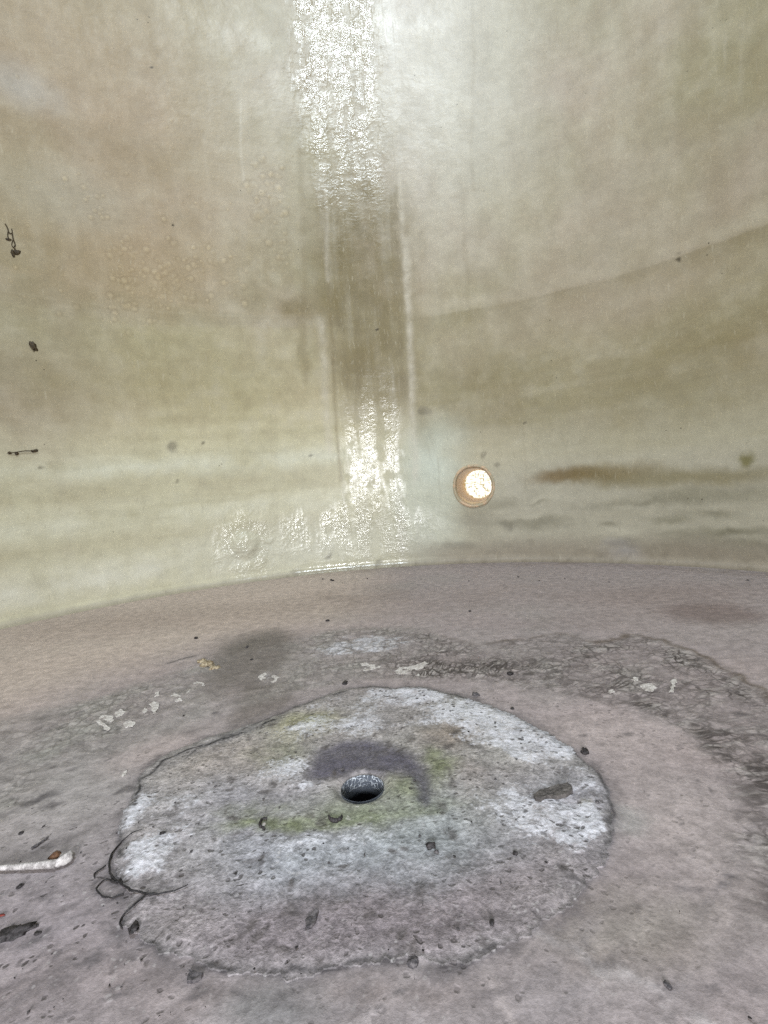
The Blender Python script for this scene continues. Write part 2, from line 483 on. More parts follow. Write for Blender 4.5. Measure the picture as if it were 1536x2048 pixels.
    for _ in range(7):
        x = rd.uniform(0, 1536); y = rd.uniform(60, 980); L = rd.uniform(40, 190)
        A = wl(x, y); B = (A[0] + rd.uniform(-.01, .01), A[1] - L * .0018)
        sel = np.nonzero((np.abs(u - A[0]) < .03) & (z < A[1] + .02) & (z > B[1] - .02))[0]
        d = polydist(wu[sel] * .3 + u[sel] * .7, z[sel], [A, B])
        fade = ss(B[1], A[1], z[sel])
        m_ = np.zeros(N, F32); m_[sel] = np.exp(-(d / rd.uniform(.0018, .0036)) ** 2) * fade * rd.uniform(.08, .2)
        c = mixc(c, lin(118, 104, 74) if rd.random() < .6 else lin(208, 202, 186), m_)
    # small dirt dots
    for (x, y, r_, k) in ((303, 130, 2.5, .9), (350, 449, 2.5, .9), (760, 660, 2.5, .9), (1352, 522, 4, .8), (1352, 507, 4, .3), (345, 895, 9, .5), (405, 892, 3, .6), (92, 932, 3, .5), (352, 958, 3, .4),
                          (1000, 930, 5, .4), (1047, 848, 3, .6), (1020, 1052, 12, .4), (970, 905, 6, .4), (1215, 1105, 6, .5), (620, 910, 3, .5), (850, 820, 9, .4), (480, 1245, 3, .5)):
        c = mixc(c, lin(52, 42, 26), E(x, y, r_, r_, 0, .6) * k)
    # tide line of dirt just above the floor on the right
    tide = np.exp(-((z - .05 - .012 * mid - .01 * horiz) / .018) ** 2) * ss(.02, .25, u) * np.clip(.5 + 1.2 * mid, 0, 1)
    c = mixc(c, lin(110, 104, 92), tide * .55)
    rj = random.Random(77)
    for _ in range(46):
        x = rj.uniform(560, 1560); y = 1132 + rj.gauss(0, 9) + (abs(x - 1000) / 500) ** 2 * 6
        s_ = rj.uniform(2, 7)
        c = mixc(c, lin(74, 68, 58), E(x, y, s_ * rj.uniform(1, 3), s_, 0, .8) * rj.uniform(.15, .6))
    for _ in range(40):
        x = rj.uniform(1000, 1560); y = rj.uniform(1000, 1120); s_ = rj.uniform(5, 16)
        c = mixc(c, lin(112, 108, 88) if rj.random() < .6 else lin(190, 186, 166), E(x, y, s_ * rj.uniform(1.5, 4), s_ * .6, 0, .9) * rj.uniform(.2, .5))
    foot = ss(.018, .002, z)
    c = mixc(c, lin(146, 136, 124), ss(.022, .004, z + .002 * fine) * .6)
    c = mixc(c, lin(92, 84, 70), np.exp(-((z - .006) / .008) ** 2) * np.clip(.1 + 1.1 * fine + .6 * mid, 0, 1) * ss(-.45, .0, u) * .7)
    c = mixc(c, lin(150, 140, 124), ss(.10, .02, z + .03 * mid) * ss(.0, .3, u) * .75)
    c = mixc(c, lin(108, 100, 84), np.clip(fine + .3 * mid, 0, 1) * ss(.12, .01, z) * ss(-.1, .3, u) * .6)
    c *= (1 + .06 * mid + .06 * fine)[:, None]
    lum = c.mean(1, keepdims=True); c = (c * .98 + lum * .02) * np.array([.95, .95, .98], F32)
    # ---- relief
    h = .0012 * big + .0009 * mid + .0003 * fine
    dl = np.abs(du)
    h = h + .0016 * ss(hw + .012 + .01 * mid, hw - .012 + .01 * mid, dl)                  # the joint strip stands proud
    lapz = zs_ + .006 * mid + .006 * big
    h = h + .0009 * ss(lapz - .012, lapz + .009, z) * (1 - strip) * ss(.06, .2, np.abs(u - us)) * np.clip(.75 + .6 * blot + .3 * mid, .1, 1.2)
    ov = np.exp(-((z - zs_ - .035) / .004) ** 2)
    h = h + .0005 * ov * ss(-.1, -.3, u)
    h = h + .0006 * blis
    db = np.hypot(u - BOSS_U, z - BOSS_Z)
    pad_ = ss(.115, .075, np.hypot(u - BOSS_U, z - BOSS_Z) + .016 * mid)
    h = h + .0012 * pad_ + .012 * ss(.055, .018, db) + .0030 * fine * ss(.12, .05, db)
    # fade the relief into the foot and off at the far edges of the modelled sheet
    h = h * ss(.0, .05, z) * ss(2.2, 2.1, z) * ss(math.radians(72) * R, math.radians(68) * R, np.abs(u))
    rad = pr - h
    x_ = rad * np.sin(T); y_ = rad * np.cos(T)
    # ---- gloss (r), ribbing (g), fibre flecks (b)
    gl = np.clip(.30 + .12 * big + .1 * mid, 0, 1)
    gn = fbm(u, z, 20, 4, 95); gv = fbm(u, z, 60, 3, 99, 14)
    sw = hw - .026 + .012 * fbm(u, z, 5, 2, 101)
    stripg = ss(sw + .055, sw - .04, np.abs(du + .014 + .03 * ss(1.0, 1.6, z)) - .02 * ss(1.2, 1.7, z) + .022 * gn + .012 * gv)
    stripg *= np.clip(.98 - 1.0 * np.clip(vert - .05, 0, 1) - 1.3 * np.clip(gn - .12, 0, 1) - .5 * np.clip(gv - .1, 0, 1), .08, 1)
    zone = np.clip(ss(.95, 1.5, z + .16 * mid + .10 * vert) + .8 * ss(.72, .50, z + .16 * vert + .05 * gn), 0, 1)
    gl = np.clip(gl + .22 * ss(1.0, 1.6, z) * np.exp(-((u - us - .1) / .34) ** 2), 0, 1)
    gl = np.maximum(gl, stripg * (.42 + .53 * zone))
    low = ell(wu + .02 * vert, wz + .05 * vert, wl(705, 1062)[0], wl(705, 1062)[1], 175 * .0017, 60 * .0017, 0, .5) * np.clip(1 - 1.5 * np.clip(vert, 0, 1) - 1.2 * np.clip(gn - .1, 0, 1), 0, 1)
    bossg = ell(wu + .02 * gn, wz + .02 * gv, BOSS_U, BOSS_Z, .105, .115, 0, .5) * np.clip(1.05 - 1.3 * np.clip(gn, 0, 1), 0, 1)
    gl = np.maximum(gl, low * .95)
    gl = np.maximum(gl, bossg * .95)
    gl = np.maximum(gl, ss(.05, .03, z) * ss(.16, .10, np.abs(u - wl(665, 1130)[0])) * .9)
    rb = np.clip(stripg * (.14 + .86 * zone * (.45 + .55 * ss(.5, 1.0, z))) + low * .6 + bossg * 1.0, 0, 1)
    rb = np.maximum(rb, .10)
    flk = np.clip(.4 + .8 * mid + .5 * strip, 0, 1)
    keep = np.hypot(u - NZ_U, z - NZ_Z) > NZ_R * 1.04
    me = mesh_np('wall_shell', np.stack([x_, y_, z], 1), grid_faces(nu, nz, keep))
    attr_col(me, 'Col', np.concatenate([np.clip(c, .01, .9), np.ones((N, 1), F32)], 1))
    attr_col(me, 'Msk', np.stack([gl, rb, flk, np.ones(N, F32)], 1))
    attr_vec(me, 'flat', np.stack([u, z, np.zeros(N, F32)], 1))
    return me


WALL = empty('tank_wall', (0, R, 0))
tag(WALL, 'curved beige fibreglass tank wall with a glossy vertical joint strip', 'wall')
inv = Matrix.Translation((0, -R, 0))
shell = link('wall_shell', build_wall(), M_WALL, WALL); shell.matrix_parent_inverse = inv


def coarse_shell():
    n = 96; th = np.linspace(math.radians(72), math.radians(288), n)
    prof = [(R - FIL + FIL * math.sin(a), FIL - FIL * math.cos(a)) for a in np.linspace(0, math.pi / 2, 7)] + [(R, z) for z in np.linspace(.1, TOP, 30)]
    nz = len(prof)
    T, _ = np.meshgrid(th, np.arange(nz)); PR = np.repeat(np.array([p[0] for p in prof])[:, None], n, 1); PZ = np.repeat(np.array([p[1] for p in prof])[:, None], n, 1)
    me = mesh_np('rear_shell', np.stack([PR * np.sin(T), PR * np.cos(T), PZ], -1).reshape(-1, 3), grid_faces(n, nz))
    N = n * nz
    attr_col(me, 'Col', np.tile(np.array([*lin(170, 161, 138), 1], F32), (N, 1)))
    attr_col(me, 'Msk', np.tile(np.array([.3, .1, .4, 1], F32), (N, 1)))
    attr_vec(me, 'flat', np.stack([(T * R).ravel(), PZ.ravel(), np.zeros(N)], 1))
    return me


rear = link('rear_shell', coarse_shell(), M_WALL, WALL); rear.matrix_parent_inverse = inv


# ------------------------------------------------------------------ the nozzle in the wall
def basis(u, z):
    th = u / R
    n = Vector((math.sin(th), math.cos(th), 0)); tx = Vector((math.cos(th), -math.sin(th), 0)); tz = Vector((0, 0, 1))
    return Vector((R * n.x, R * n.y, z)), n, tx, tz


def lathe_along(name, u, z, prof, mat, parent, seg=72, wob=0.0, seed=0):
    """prof = (radius, depth outwards behind the wall)"""
    o, n, tx, tz = basis(u, z); bm = bmesh.new(); rings = []
    for (r, d) in prof:
        ring = []
        for i in range(seg):
            a = 2 * math.pi * i / seg
            k = 1 + wob * mnoise.noise((math.cos(a) * 1.5 + seed, math.sin(a) * 1.5, d * 20))
            ring.append(bm.verts.new(o + tx * (math.cos(a) * r * k) + tz * (math.sin(a) * r * k) + n * d))
        rings.append(ring)
    for A, B in zip(rings[:-1], rings[1:]):
        for i in range(seg):
            bm.faces.new((A[i], A[(i + 1) % seg], B[(i + 1) % seg], B[i]))
    me = bpy.data.meshes.new(name); bm.normal_update(); bm.to_mesh(me); bm.free()
    for p in me.polygons: p.use_smooth = True
    ob = link(name, me, mat, parent); return ob


def mat_lip():
    m = material('nozzle_lip'); t = NT(m); p = t.n('ShaderNodeTexCoord').outputs['Object']
    n = t.noise(p, 60, 4, .6)
    t.bsdf(t.mix(t.mr(n, .4, .6), lin(168, 158, 134), lin(198, 172, 144)), .45, t.bump(n, .6, .002), .4)
    return m


def mat_sleeve():
    m = material('nozzle_sleeve'); t = NT(m); p = t.n('ShaderNodeTexCoord').outputs['Object']
    n = t.noise(p, 40, 4, .6)
    t.bsdf(t.mix(n, lin(206, 160, 92), lin(232, 204, 148)), .4, None, .4)
    return m


def mat_backlit():
    # thin fibreglass blank with daylight behind it: bright, with fine darker glass fibres
    m = material('backlit_blank'); t = NT(m); p = t.n('ShaderNodeTexCoord').outputs['Object']
    a = t.noise(t.mapping(t.warp(p, 30, .02), (60, 60, 240), (0, .5, .2)), 1.0, 2, .5)
    b = t.noise(t.mapping(t.warp(p, 40, .02), (260, 60, 80), (0, -.7, 0)), 1.0, 2, .5)
    f = t.math('MAXIMUM', t.mr(a, .57, .63), t.mr(b, .57, .63))
    big = t.noise(p, 22, 2)
    col = t.mix(f, t.mix(big, (1.0, .93, .74), (1, .99, .93)), (.42, .34, .16))
    e = t.n('ShaderNodeEmission'); t.put(e.inputs[0], col); e.inputs[1].default_value = 1.1
    o = t.n('ShaderNodeOutputMaterial'); t.L.new(e.outputs[0], o.inputs[0])
    return m


M_LIP, M_SLEEVE, M_LIT = mat_lip(), mat_sleeve(), mat_backlit()
NOZ = empty('wall_nozzle', basis(NZ_U, NZ_Z)[0])
tag(NOZ, 'round pipe nozzle in the wall with a bright backlit blank inside', 'nozzle')
k = NZ_R
lip = lathe_along('lip', NZ_U, NZ_Z, [(k * 1.16, .004), (k * 1.12, -.003), (k * 1.05, -.006), (k * .985, -.003), (k * .95, .004), (k * .945, .012)], M_LIP, NOZ, 96, .09, 3)
slv = lathe_along('sleeve', NZ_U, NZ_Z, [(k * .95, .010), (k * .93, .04), (k * .90, .12), (k * .84, .19), (k * .80, .205)], M_SLEEVE, NOZ)
blk = lathe_along('blank', NZ_U, NZ_Z, [(k * .82, .200), (k * .5, .202), (k * .001, .203)], M_LIT, NOZ)
for o in (lip, slv, blk): o.matrix_parent_inverse = Matrix.Translation(-NOZ.location)

# ------------------------------------------------------------------ the floor
PAD_PX = [(720, 1377), (760, 1376), (800, 1379), (835, 1377), (870, 1383), (905, 1390), (930, 1400), (965, 1410), (1000, 1424), (1030, 1433), (1060, 1450), (1085, 1462), (1110, 1480), (1135, 1494),
          (1150, 1508), (1170, 1524), (1190, 1545), (1205, 1562), (1215, 1580), (1223, 1605), (1226, 1630), (1222, 1665), (1213, 1695), (1203, 1722), (1190, 1752), (1172, 1780), (1150, 1802), (1130, 1826), (1100, 1845),
          (1062, 1864), (1030, 1884), (1000, 1900), (970, 1914), (940, 1922), (900, 1928), (860, 1927), (815, 1921), (770, 1920), (730, 1926), (690, 1937), (655, 1946), (620, 1951), (580, 1954), (540, 1956), (505, 1952), (470, 1946),
          (435, 1934), (400, 1922), (370, 1914), (340, 1908), (310, 1897), (285, 1886), (268, 1870), (252, 1850), (252, 1822), (262, 1798), (256, 1778), (242, 1758), (232, 1735), (236, 1708), (248, 1690), (238, 1668), (240, 1640),
          (252, 1612), (268, 1582), (276, 1556), (300, 1535), (325, 1515), (352, 1500), (385, 1488), (420, 1476), (450, 1466), (480, 1457), (510, 1449), (540, 1438), (570, 1427), (600, 1413), (635, 1400), (668, 1388), (695, 1380)]
PAD = [fl(*q) for q in PAD_PX]
PA = np.array(PAD); _th = np.arctan2(PA[:, 1], PA[:, 0]); _rr = np.hypot(PA[:, 0], PA[:, 1]); _o = np.argsort(_th)
_th, _rr = _th[_o], _rr[_o]
_th3 = np.concatenate([_th - 2 * np.pi, _th, _th + 2 * np.pi]); _rr3 = np.tile(_rr, 3)
HOLE = 43 * fpx(725, 1577)


def pad_r(th):
    th = (th + np.pi) % (2 * np.pi) - np.pi
    cx, cy = np.cos(th) * .22, np.sin(th) * .22
    n1 = .0050 * fbm(cx, cy, 34, 4, 3) + .0030 * fbm(cx, cy, 130, 3, 8)
    return np.interp(th, _th3, _rr3) + n1


RING_OUT = [(-140, 1520), (0, 1440), (100, 1418), (200, 1392), (300, 1362), (400, 1328), (520, 1298), (640, 1264), (700, 1256), (800, 1254), (880, 1270), (950, 1292), (1030, 1280), (1120, 1266), (1200, 1286), (1260, 1270),
            (1320, 1280), (1400, 1310), (1480, 1350), (1536, 1400), (1660, 1500), (1760, 1700), (1740, 1980)]
RING_IN = [(1500, 1840), (1478, 1740), (1468, 1660), (1474, 1590), (1450, 1540), (1400, 1500), (1340, 1452), (1270, 1418), (1190, 1402), (1100, 1384), (1000, 1362), (900, 1362), (800, 1360), (720, 1358), (600, 1384), (480, 1420),
           (380, 1446), (300, 1478), (220, 1505), (100, 1570), (0, 1640), (-140, 1760)]
WET_PX = [(608, 1562), (618, 1530), (645, 1502), (690, 1486), (740, 1482), (790, 1494), (830, 1512), (858, 1545), (864, 1585), (850, 1612), (836, 1596), (826, 1566), (800, 1550), (770, 1556), (725, 1546), (690, 1556), (650, 1566)]


def ground_fields(x, y, pad):
    N = len(x)
    big = fbm(x, y, 3.0, 4, 2); mid = fbm(x, y, 11, 4, 6); fine = fbm(x, y, 42, 4, 10); blot = fbm(x, y, 5, 3, 71)
    wx = x + .012 * fbm(x, y, 13, 3, 14) + .005 * fbm(x, y, 55, 3, 18)
    wy = y + .012 * fbm(x, y, 13, 3, 22) + .005 * fbm(x, y, 55, 3, 26)

    def E(px, py, rx, ry, rot=0, soft=.6):     # sizes in photo pixels across and (foreshortened) down
        a = fl(px, py); kx = fpx(px, py)
        ky = abs(fl(px, py - 10)[1] - fl(px, py + 10)[1]) / 20
        return ell(wx, wy, a[0], a[1], rx * kx, ry * ky, rot, soft)
    return N, big, mid, fine, blot, wx, wy, E


CRACKS = [([(690, 1384), (640, 1400), (600, 1416), (560, 1430), (500, 1452), (440, 1480), (400, 1500), (370, 1522), (345, 1530)], 1.0), ([(545, 1446), (480, 1468), (420, 1490), (360, 1510), (325, 1526), (318, 1540), (300, 1552), (276, 1562), (272, 1572), (278, 1584), (268, 1600), (266, 1620)], 1.3),
          ([(425, 1472), (470, 1472), (400, 1474)], .6), ([(247, 1655), (233, 1690), (240, 1708), (248, 1722)], .9), ([(185, 1740), (212, 1745), (250, 1762)], .7), ([(300, 1790), (255, 1830), (242, 1852)], .8), ([(195, 1790), (190, 1770), (205, 1758), (240, 1765)], .6), ([(195, 1790), (225, 1798), (252, 1790)], .6),
          ([(340, 1326), (365, 1318), (396, 1312)], .8), ([(285, 1886), (340, 1910), (400, 1926), (470, 1949), (540, 1958), (620, 1952), (690, 1938), (770, 1921), (860, 1928), (940, 1922), (1000, 1900)], .9),
          ([(720, 1376), (800, 1378), (870, 1384), (930, 1402), (1000, 1426), (1060, 1452), (1110, 1482), (1150, 1510), (1192, 1548), (1216, 1582), (1226, 1630), (1222, 1680), (1210, 1710)], 1.0), ([(1150, 1672), (1185, 1664), (1218, 1650)], .8), ([(1125, 1768), (1150, 1765), (1172, 1776)], .7), ([(820, 1318), (855, 1324), (868, 1318)], .6)]


def crack_lines(c, x, y, wx, wy, fine):
    jx = x + (wx - x) * .55; jy = y + (wy - y) * .55
    for pl, k in CRACKS:
        dd = polydist(jx, jy, [fl(*q) for q in pl])
        c = mixc(c, lin(118, 114, 114), np.exp(-(dd / .010) ** 2) * .35 * k)
        c = mixc(c, lin(44, 42, 44), np.exp(-(dd / (.0020 * (1 + .5 * fine))) ** 2) * .85 * k * np.clip(.75 + 1.2 * fine, .1, 1))
    return c


def colour_floor(x, y):
    N, big, mid, fine, blot, wx, wy, E = ground_fields(x, y, False)
    r = np.hypot(x, y)
    c = np.tile(lin(160, 150, 147).astype(F32), (N, 1))
    c = mixc(c, lin(150, 142, 140), .4 + .8 * big)
    c = mixc(c, lin(166, 153, 147), np.clip(blot, 0, 1) * .5)
    c = mixc(c, lin(146, 146, 140), np.clip(-blot, 0, 1) * .5)
    c = mixc(c, lin(198, 184, 168), ss(.45, .75, r) * ss(.15, -.15, x) * .66)
    c = mixc(c, lin(164, 155, 151), ss(.5, .7, r) * ss(.0, .2, x) * .5)         # beige towards the left wall
    c = mixc(c, lin(128, 121, 120), ss(.05, -.16, y) * .6)  # dimmer light near the camera painted into the floor colour
    c = mixc(c, lin(136, 130, 134), E(120, 1800, 260, 220, 0, .9) * .55)
    c = mixc(c, lin(150, 152, 148), E(180, 1560, 260, 110, 0, .9) * .5)
    c = mixc(c, lin(132, 128, 128), E(700, 2020, 520, 90, 0, .9) * .5)
    c = mixc(c, lin(120, 128, 128), E(540, 2020, 90, 60, 0, .8) * .5)
    c = mixc(c, lin(140, 136, 124), E(1230, 1850, 160, 70, 0, .9) * .5)
    c = mixc(c, lin(166, 158, 153), E(1380, 1650, 120, 140, 0, .8) * .5)
    c = mixc(c, lin(166, 157, 152), E(1180, 1470, 150, 40, 0, .8) * .45)
    c = mixc(c, lin(168, 155, 149), E(330, 1500, 90, 40, 0, .8) * .6)
    c = mixc(c, lin(150, 154, 148), E(1240, 1640, 60, 34, 0, .5) * .5)
    # dark soft-edged blot left of the centre and the one at the far right
    c = mixc(c, lin(104, 98, 91), np.clip(E(508, 1315, 86, 58, 0, .35) + .9 * E(530, 1405, 60, 56, 0, .4), 0, 1) * .8)
    c = mixc(c, lin(96, 93, 86), E(490, 1284, 62, 20, 0, .7) * .4)
    c = mixc(c, lin(112, 96, 90), E(1425, 1226, 88, 24, -.12, .5) * .62)
    c = mixc(c, lin(132, 116, 108), E(1330, 1190, 160, 20, 0, .9) * .4)
    c = mixc(c, lin(138, 124, 112), E(300, 1240, 330, 22, 0, .9) * .35)
    for (px, py, rx, ry, k) in ((900, 1200, 300, 22, .3), (1180, 1240, 120, 14, .3), (700, 1190, 120, 16, .35), (640, 1990, 300, 40, .45), (1300, 1900, 180, 40, .35), (150, 1960, 200, 50, .4), (1120, 1800, 120, 40, .4), (430, 1980, 90, 30, .35), (1450, 1800, 120, 60, .3)):
        c = mixc(c, lin(112, 101, 94), E(px, py, rx, ry, 0, .9) * k * np.clip(.7 + 1.1 * mid, 0, 1.4))
    # crazed ring
    po = [fl(*q) for q in RING_OUT]; pi_ = [fl(*q) for q in RING_IN]
    ringp = po + pi_
    sd = sdpoly(wx, wy, ringp) + .018 * mid + .006 * fine
    rg = ss(.018, -.022, sd)
    din = polydist(wx, wy, pi_)
    right = ss(-.02, .12, x); left = ss(-.1, -.2, x)
    rg *= np.clip(.8 + .8 * mid, .15, 1)
    blotm = E(505, 1340, 90, 80, 0, .6)
    rg *= 1 - .75 * blotm
    c = mixc(c, lin(134, 128, 126), rg * (.24 + .20 * right))
    c = mixc(c, lin(150, 149, 142), rg * (1 - right) * .4)
    c = mixc(c, lin(150, 152, 142), rg * np.clip(mid * 1.4, 0, 1) * .55)
    c = mixc(c, lin(112, 102, 96), rg * np.clip(-fine * 1.3, 0, 1) * (.2 + .35 * right))
    c = mixc(c, lin(180, 172, 166), rg * np.clip(fine * 1.5 - .15, 0, 1) * .6)
    do = polydist(wx, wy, po)
    c = mixc(c, lin(96, 86, 76), np.exp(-(do / .006) ** 2) * ss(.05, .3, x) * np.clip(.6 + 1.2 * mid, 0, 1) * .85)
    strokes = np.exp(-((din - .04) / .08) ** 2) * np.clip(1.0 * right + .35 * left * ss(-.36, -.28, x) + .25, 0, 1) * np.clip(.85 + .6 * blot, .25, 1)
    far = ss(.30, .42, x) * ss(.10, -.02, y)
    c = mixc(c, lin(92, 86, 82), rg * far * np.clip(.2 + 1.3 * fine, 0, 1) * .5)
    crust = E(765, 1288, 62, 17, 0, .5) + .8 * E(700, 1290, 60, 20, 0, .6) + .6 * E(535, 1357, 22, 9) + .5 * E(660, 1305, 50, 12)
    c = mixc(c, lin(176, 172, 172), crust * .25)
    crust = crust * np.clip(.75 + .9 * fine, 0, 1)
    # pale repair seam towards the near right corner
    seam = [fl(1065, 1862), fl(1190, 1925), fl(1320, 2000), fl(1420, 2060)]
    ds = polydist(wx, wy, seam)
    c = mixc(c, lin(184, 180, 178), np.exp(-(ds / .0035) ** 2) * .6 * np.clip(.6 + fine, 0, 1))
    seam2 = [fl(985, 1925), fl(1005, 1990), fl(1030, 2060)]
    c = mixc(c, lin(178, 170, 166), np.exp(-(polydist(wx, wy, seam2) / .003) ** 2) * .45)
    # grime collected along the pad's edge
    th = np.arctan2(wy, wx); e = np.hypot(wx, wy) - pad_r(th)
    edge = np.exp(-(np.abs(e) / .0048) ** 1.5)
    c = mixc(c, lin(64, 61, 62), edge * np.clip(.6 + .9 * mid, .15, 1) * .8)
    c = mixc(c, lin(128, 122, 122), np.exp(-(np.clip(e, 0, 9) / .022) ** 2) * .35)
    c = crack_lines(c, x, y, wx, wy, fine)
    # soft dirt smudges
    rr = random.Random(9)
    for _ in range(330):
        px = rr.uniform(-60, 1600); py = rr.uniform(1420, 2080)
        if rr.random() < .35: px = rr.uniform(-60, 480)
        s = rr.choice([2, 2.5, 3, 4, 5, 7, 10, 14])
        c = mixc(c, lin(78, 75, 76), E(px, py, s * rr.uniform(1, 2.4), s * .6, rr.uniform(-.8, .8), .8) * rr.uniform(.25, .75))
    for (px, py, rx, ry, k) in ((120, 1685, 70, 8, .4), (60, 1700, 50, 12, .3), (230, 1925, 20, 12, .5), (120, 1945, 60, 14, .35), (360, 1660, 18, 8, .4), (1335, 1985, 18, 12, .6), (1430, 1975, 14, 12, .5), (560, 2030, 60, 20, .4), (1330, 2040, 24, 6, .5), (300, 1960, 60, 20, .3), (80, 1990, 60, 16, .35)):
        c = mixc(c, lin(88, 84, 84), E(px, py, rx, ry, .5, .8) * k)
    silt = ss(R - FIL - .10, R - FIL - .005, r + .03 * mid) * np.clip(.35 + 1.0 * mid + .5 * fine, 0, 1) * ss(-.5, .1, x)
    c = mixc(c, lin(112, 100, 88), silt * .55)
    # rubbed streaks in the near field, running up to the right
    rx_, ry_ = x * .8 + y * .6, -x * .6 + y * .8
    st = fbm(rx_, ry_, 6, 4, 41, 46)
    c = mixc(c, lin(104, 102, 104), np.clip(st - .15, 0, 1) * ss(.0, -.2, y) * .7)
    c = mixc(c, lin(174, 168, 166), np.clip(-st - .2, 0, 1) * ss(.05, -.2, y) * .6)
    c *= (1 + .07 * mid + .08 * fine)[:, None] * np.array([.97, .95, 1.0], F32)
    crack = np.clip(rg * strokes * 1.3, 0, 1)
    net = np.clip(rg * (.55 + .45 * right + .25 * E(830, 1300, 140, 60, 0, .7)), 0, 1) * np.clip(.9 + .8 * blot, .3, 1)
    cryst = np.clip(crust * .9 + .14 * rg * np.clip(mid, 0, 1), 0, 1)
    gloss = np.clip(.12 + .2 * big + .55 * E(500, 1330, 95, 72, 0, .5) * 0 + .1 * mid, 0, 1)
    grit = np.clip(.30 + .45 * mid + .5 * E(120, 1850, 300, 200, 0, .9), 0, 1) * ss(.75, .35, r)
    h = .0016 * big + .0009 * mid + .0004 * fine + .0016 * rg * fine + .0010 * crust
    return c, np.stack([crack, cryst, gloss, grit], 1), h, net


def colour_pad(x, y):
    N, big, mid, fine, blot, wx, wy, E = ground_fields(x, y, True)
    r = np.hypot(x, y); th = np.arctan2(y, x)
    c = np.tile(lin(156, 150, 147).astype(F32), (N, 1))
    c = mixc(c, lin(136, 126, 122), .3 + .8 * big)
    c = mixc(c, lin(150, 148, 158), np.clip(blot, 0, 1) * .6)
    c = mixc(c, lin(150, 152, 130), np.clip(-blot, 0, 1) * .45)
    c = mixc(c, lin(120, 110, 110), E(830, 1840, 240, 90, 0, .8) * .75)
    c = mixc(c, lin(122, 113, 115), E(640, 1880, 240, 70, 0, .8) * .65)
    c = mixc(c, lin(150, 136, 124), E(450, 1520, 120, 40, 0, .8) * .5)
    c = mixc(c, lin(128, 112, 98), E(905, 1470, 60, 22, 0, .7) * .6)
    c = mixc(c, lin(128, 114, 106), E(950, 1580, 30, 60, 0, .8) * .45)
    c = mixc(c, lin(122, 112, 115), ss(-.05, -.13, y + .02 * mid) * .55)
    c = mixc(c, lin(152, 158, 164), E(700, 1710, 230, 60, 0, .9) * .55)
    c = mixc(c, lin(146, 152, 150), E(880, 1640, 120, 70, 0, .9) * .5)
    for (px, py, rx, ry, k) in ((880, 1530, 34, 22, .8), (860, 1505, 24, 14, .5), (520, 1625, 60, 18, .6), (560, 1655, 100, 13, .7), (780, 1620, 110, 16, .65), (700, 1645, 140, 12, .6), (610, 1445, 50, 12, .5), (820, 1575, 50, 26, .5), (560, 1510, 60, 26, .35)):
        c = mixc(c, lin(106, 112, 74), E(px, py, rx, ry, 0, .9) * min(1, k * 1.3) * np.clip(.75 + .9 * mid + .5 * fine, 0, 1))
    c = mixc(c, lin(158, 152, 112), E(610, 1450, 70, 24, 0, .8) * .5)
    c = mixc(c, lin(134, 138, 124), E(730, 1615, 120, 34, 0, .9) * .5)
    cryst = 1.3 * E(1010, 1440, 150, 44, .0, .5) + 1.2 * E(1100, 1495, 80, 30, 0, .6) + .85 * E(780, 1400, 130, 24, 0, .6) + .75 * E(690, 1455, 150, 24, 0, .8) + .7 * E(570, 1545, 80, 30, 0, .8) + .9 * E(290, 1722, 55, 44, 0, .5) \
        + .8 * E(1150, 1655, 70, 40, 0, .6) + .6 * E(1060, 1640, 110, 60, 0, .8) + .6 * E(720, 1680, 180, 24, 0, .8) + .5 * E(350, 1640, 110, 70, 0, .9) + .55 * E(1150, 1560, 60, 46, 0, .7) + .45 * E(620, 1590, 50, 36, 0, .7) \
        + .4 * E(1000, 1760, 130, 40, 0, .9) + .35 * E(260, 1640, 30, 40) + .4 * E(640, 1800, 160, 40, 0, .9)
    cryst = np.clip(cryst * (.85 + .7 * mid) + .12 + .25 * mid + .15 * fine, 0, 1) * (1 - .7 * ss(-.07, -.13, y) * ss(.18, .12, x))
    e0 = pad_r(th) - r
    cryst *= 1 - .35 * ss(.0, .012, .012 - e0)
    # pale blisters along the right rim
    wet = [fl(*q) for q in WET_PX]
    sd = sdpoly(wx * .3 + x * .7, wy * .3 + y * .7, wet)
    w = ss(.010, -.012, sd + .004 * fine)
    c = mixc(c, lin(84, 80, 90), w * np.clip(.9 + .2 * fine, .5, .97))
    c = mixc(c, lin(68, 65, 76), w * np.clip(mid + .2, 0, 1) * .5)
    c = mixc(c, lin(70, 68, 76), E(845, 1600, 12, 12) * .5)
    cryst *= (1 - .93 * w)
    c = crack_lines(c, x, y, wx, wy, fine)
    rim = np.exp(-(e0 / .003) ** 2)
    c = mixc(c, lin(84, 80, 78), rim * np.clip(.5 + .9 * mid, .1, 1) * .75)
    rr = random.Random(21)
    for _ in range(170):
        a = rr.uniform(0, 2 * math.pi); q = math.sqrt(rr.random())
        rad = .03 + q * (float(pad_r(np.array([a]))[0]) - .03)
        sx = rr.uniform(.0012, .0045)
        m = ell(wx, wy, rad * math.cos(a), rad * math.sin(a), sx * rr.uniform(1, 2), sx, rr.uniform(0, 3), .6)
        c = mixc(c, lin(76, 70, 68), m * rr.uniform(.3, .8))
    c = mixc(c, lin(98, 90, 62), E(1170, 1618, 16, 12) * .7)
    c *= (1 + .09 * mid + .1 * fine)[:, None] * np.array([.94, .97, 1.02], F32)
    gloss = np.clip(.12 + .3 * w + .1 * mid, 0, 1)
    grit = np.clip(.5 + .5 * mid + .4 * cryst, 0, 1) * (1 - .8 * w)
    crack = np.zeros(N, F32)
    h = .0012 * big + .0011 * mid + .0007 * fine + cryst * (.0012 + .001 * fine) - .001 * w
    return c, np.stack([crack, cryst, gloss, grit], 1), h


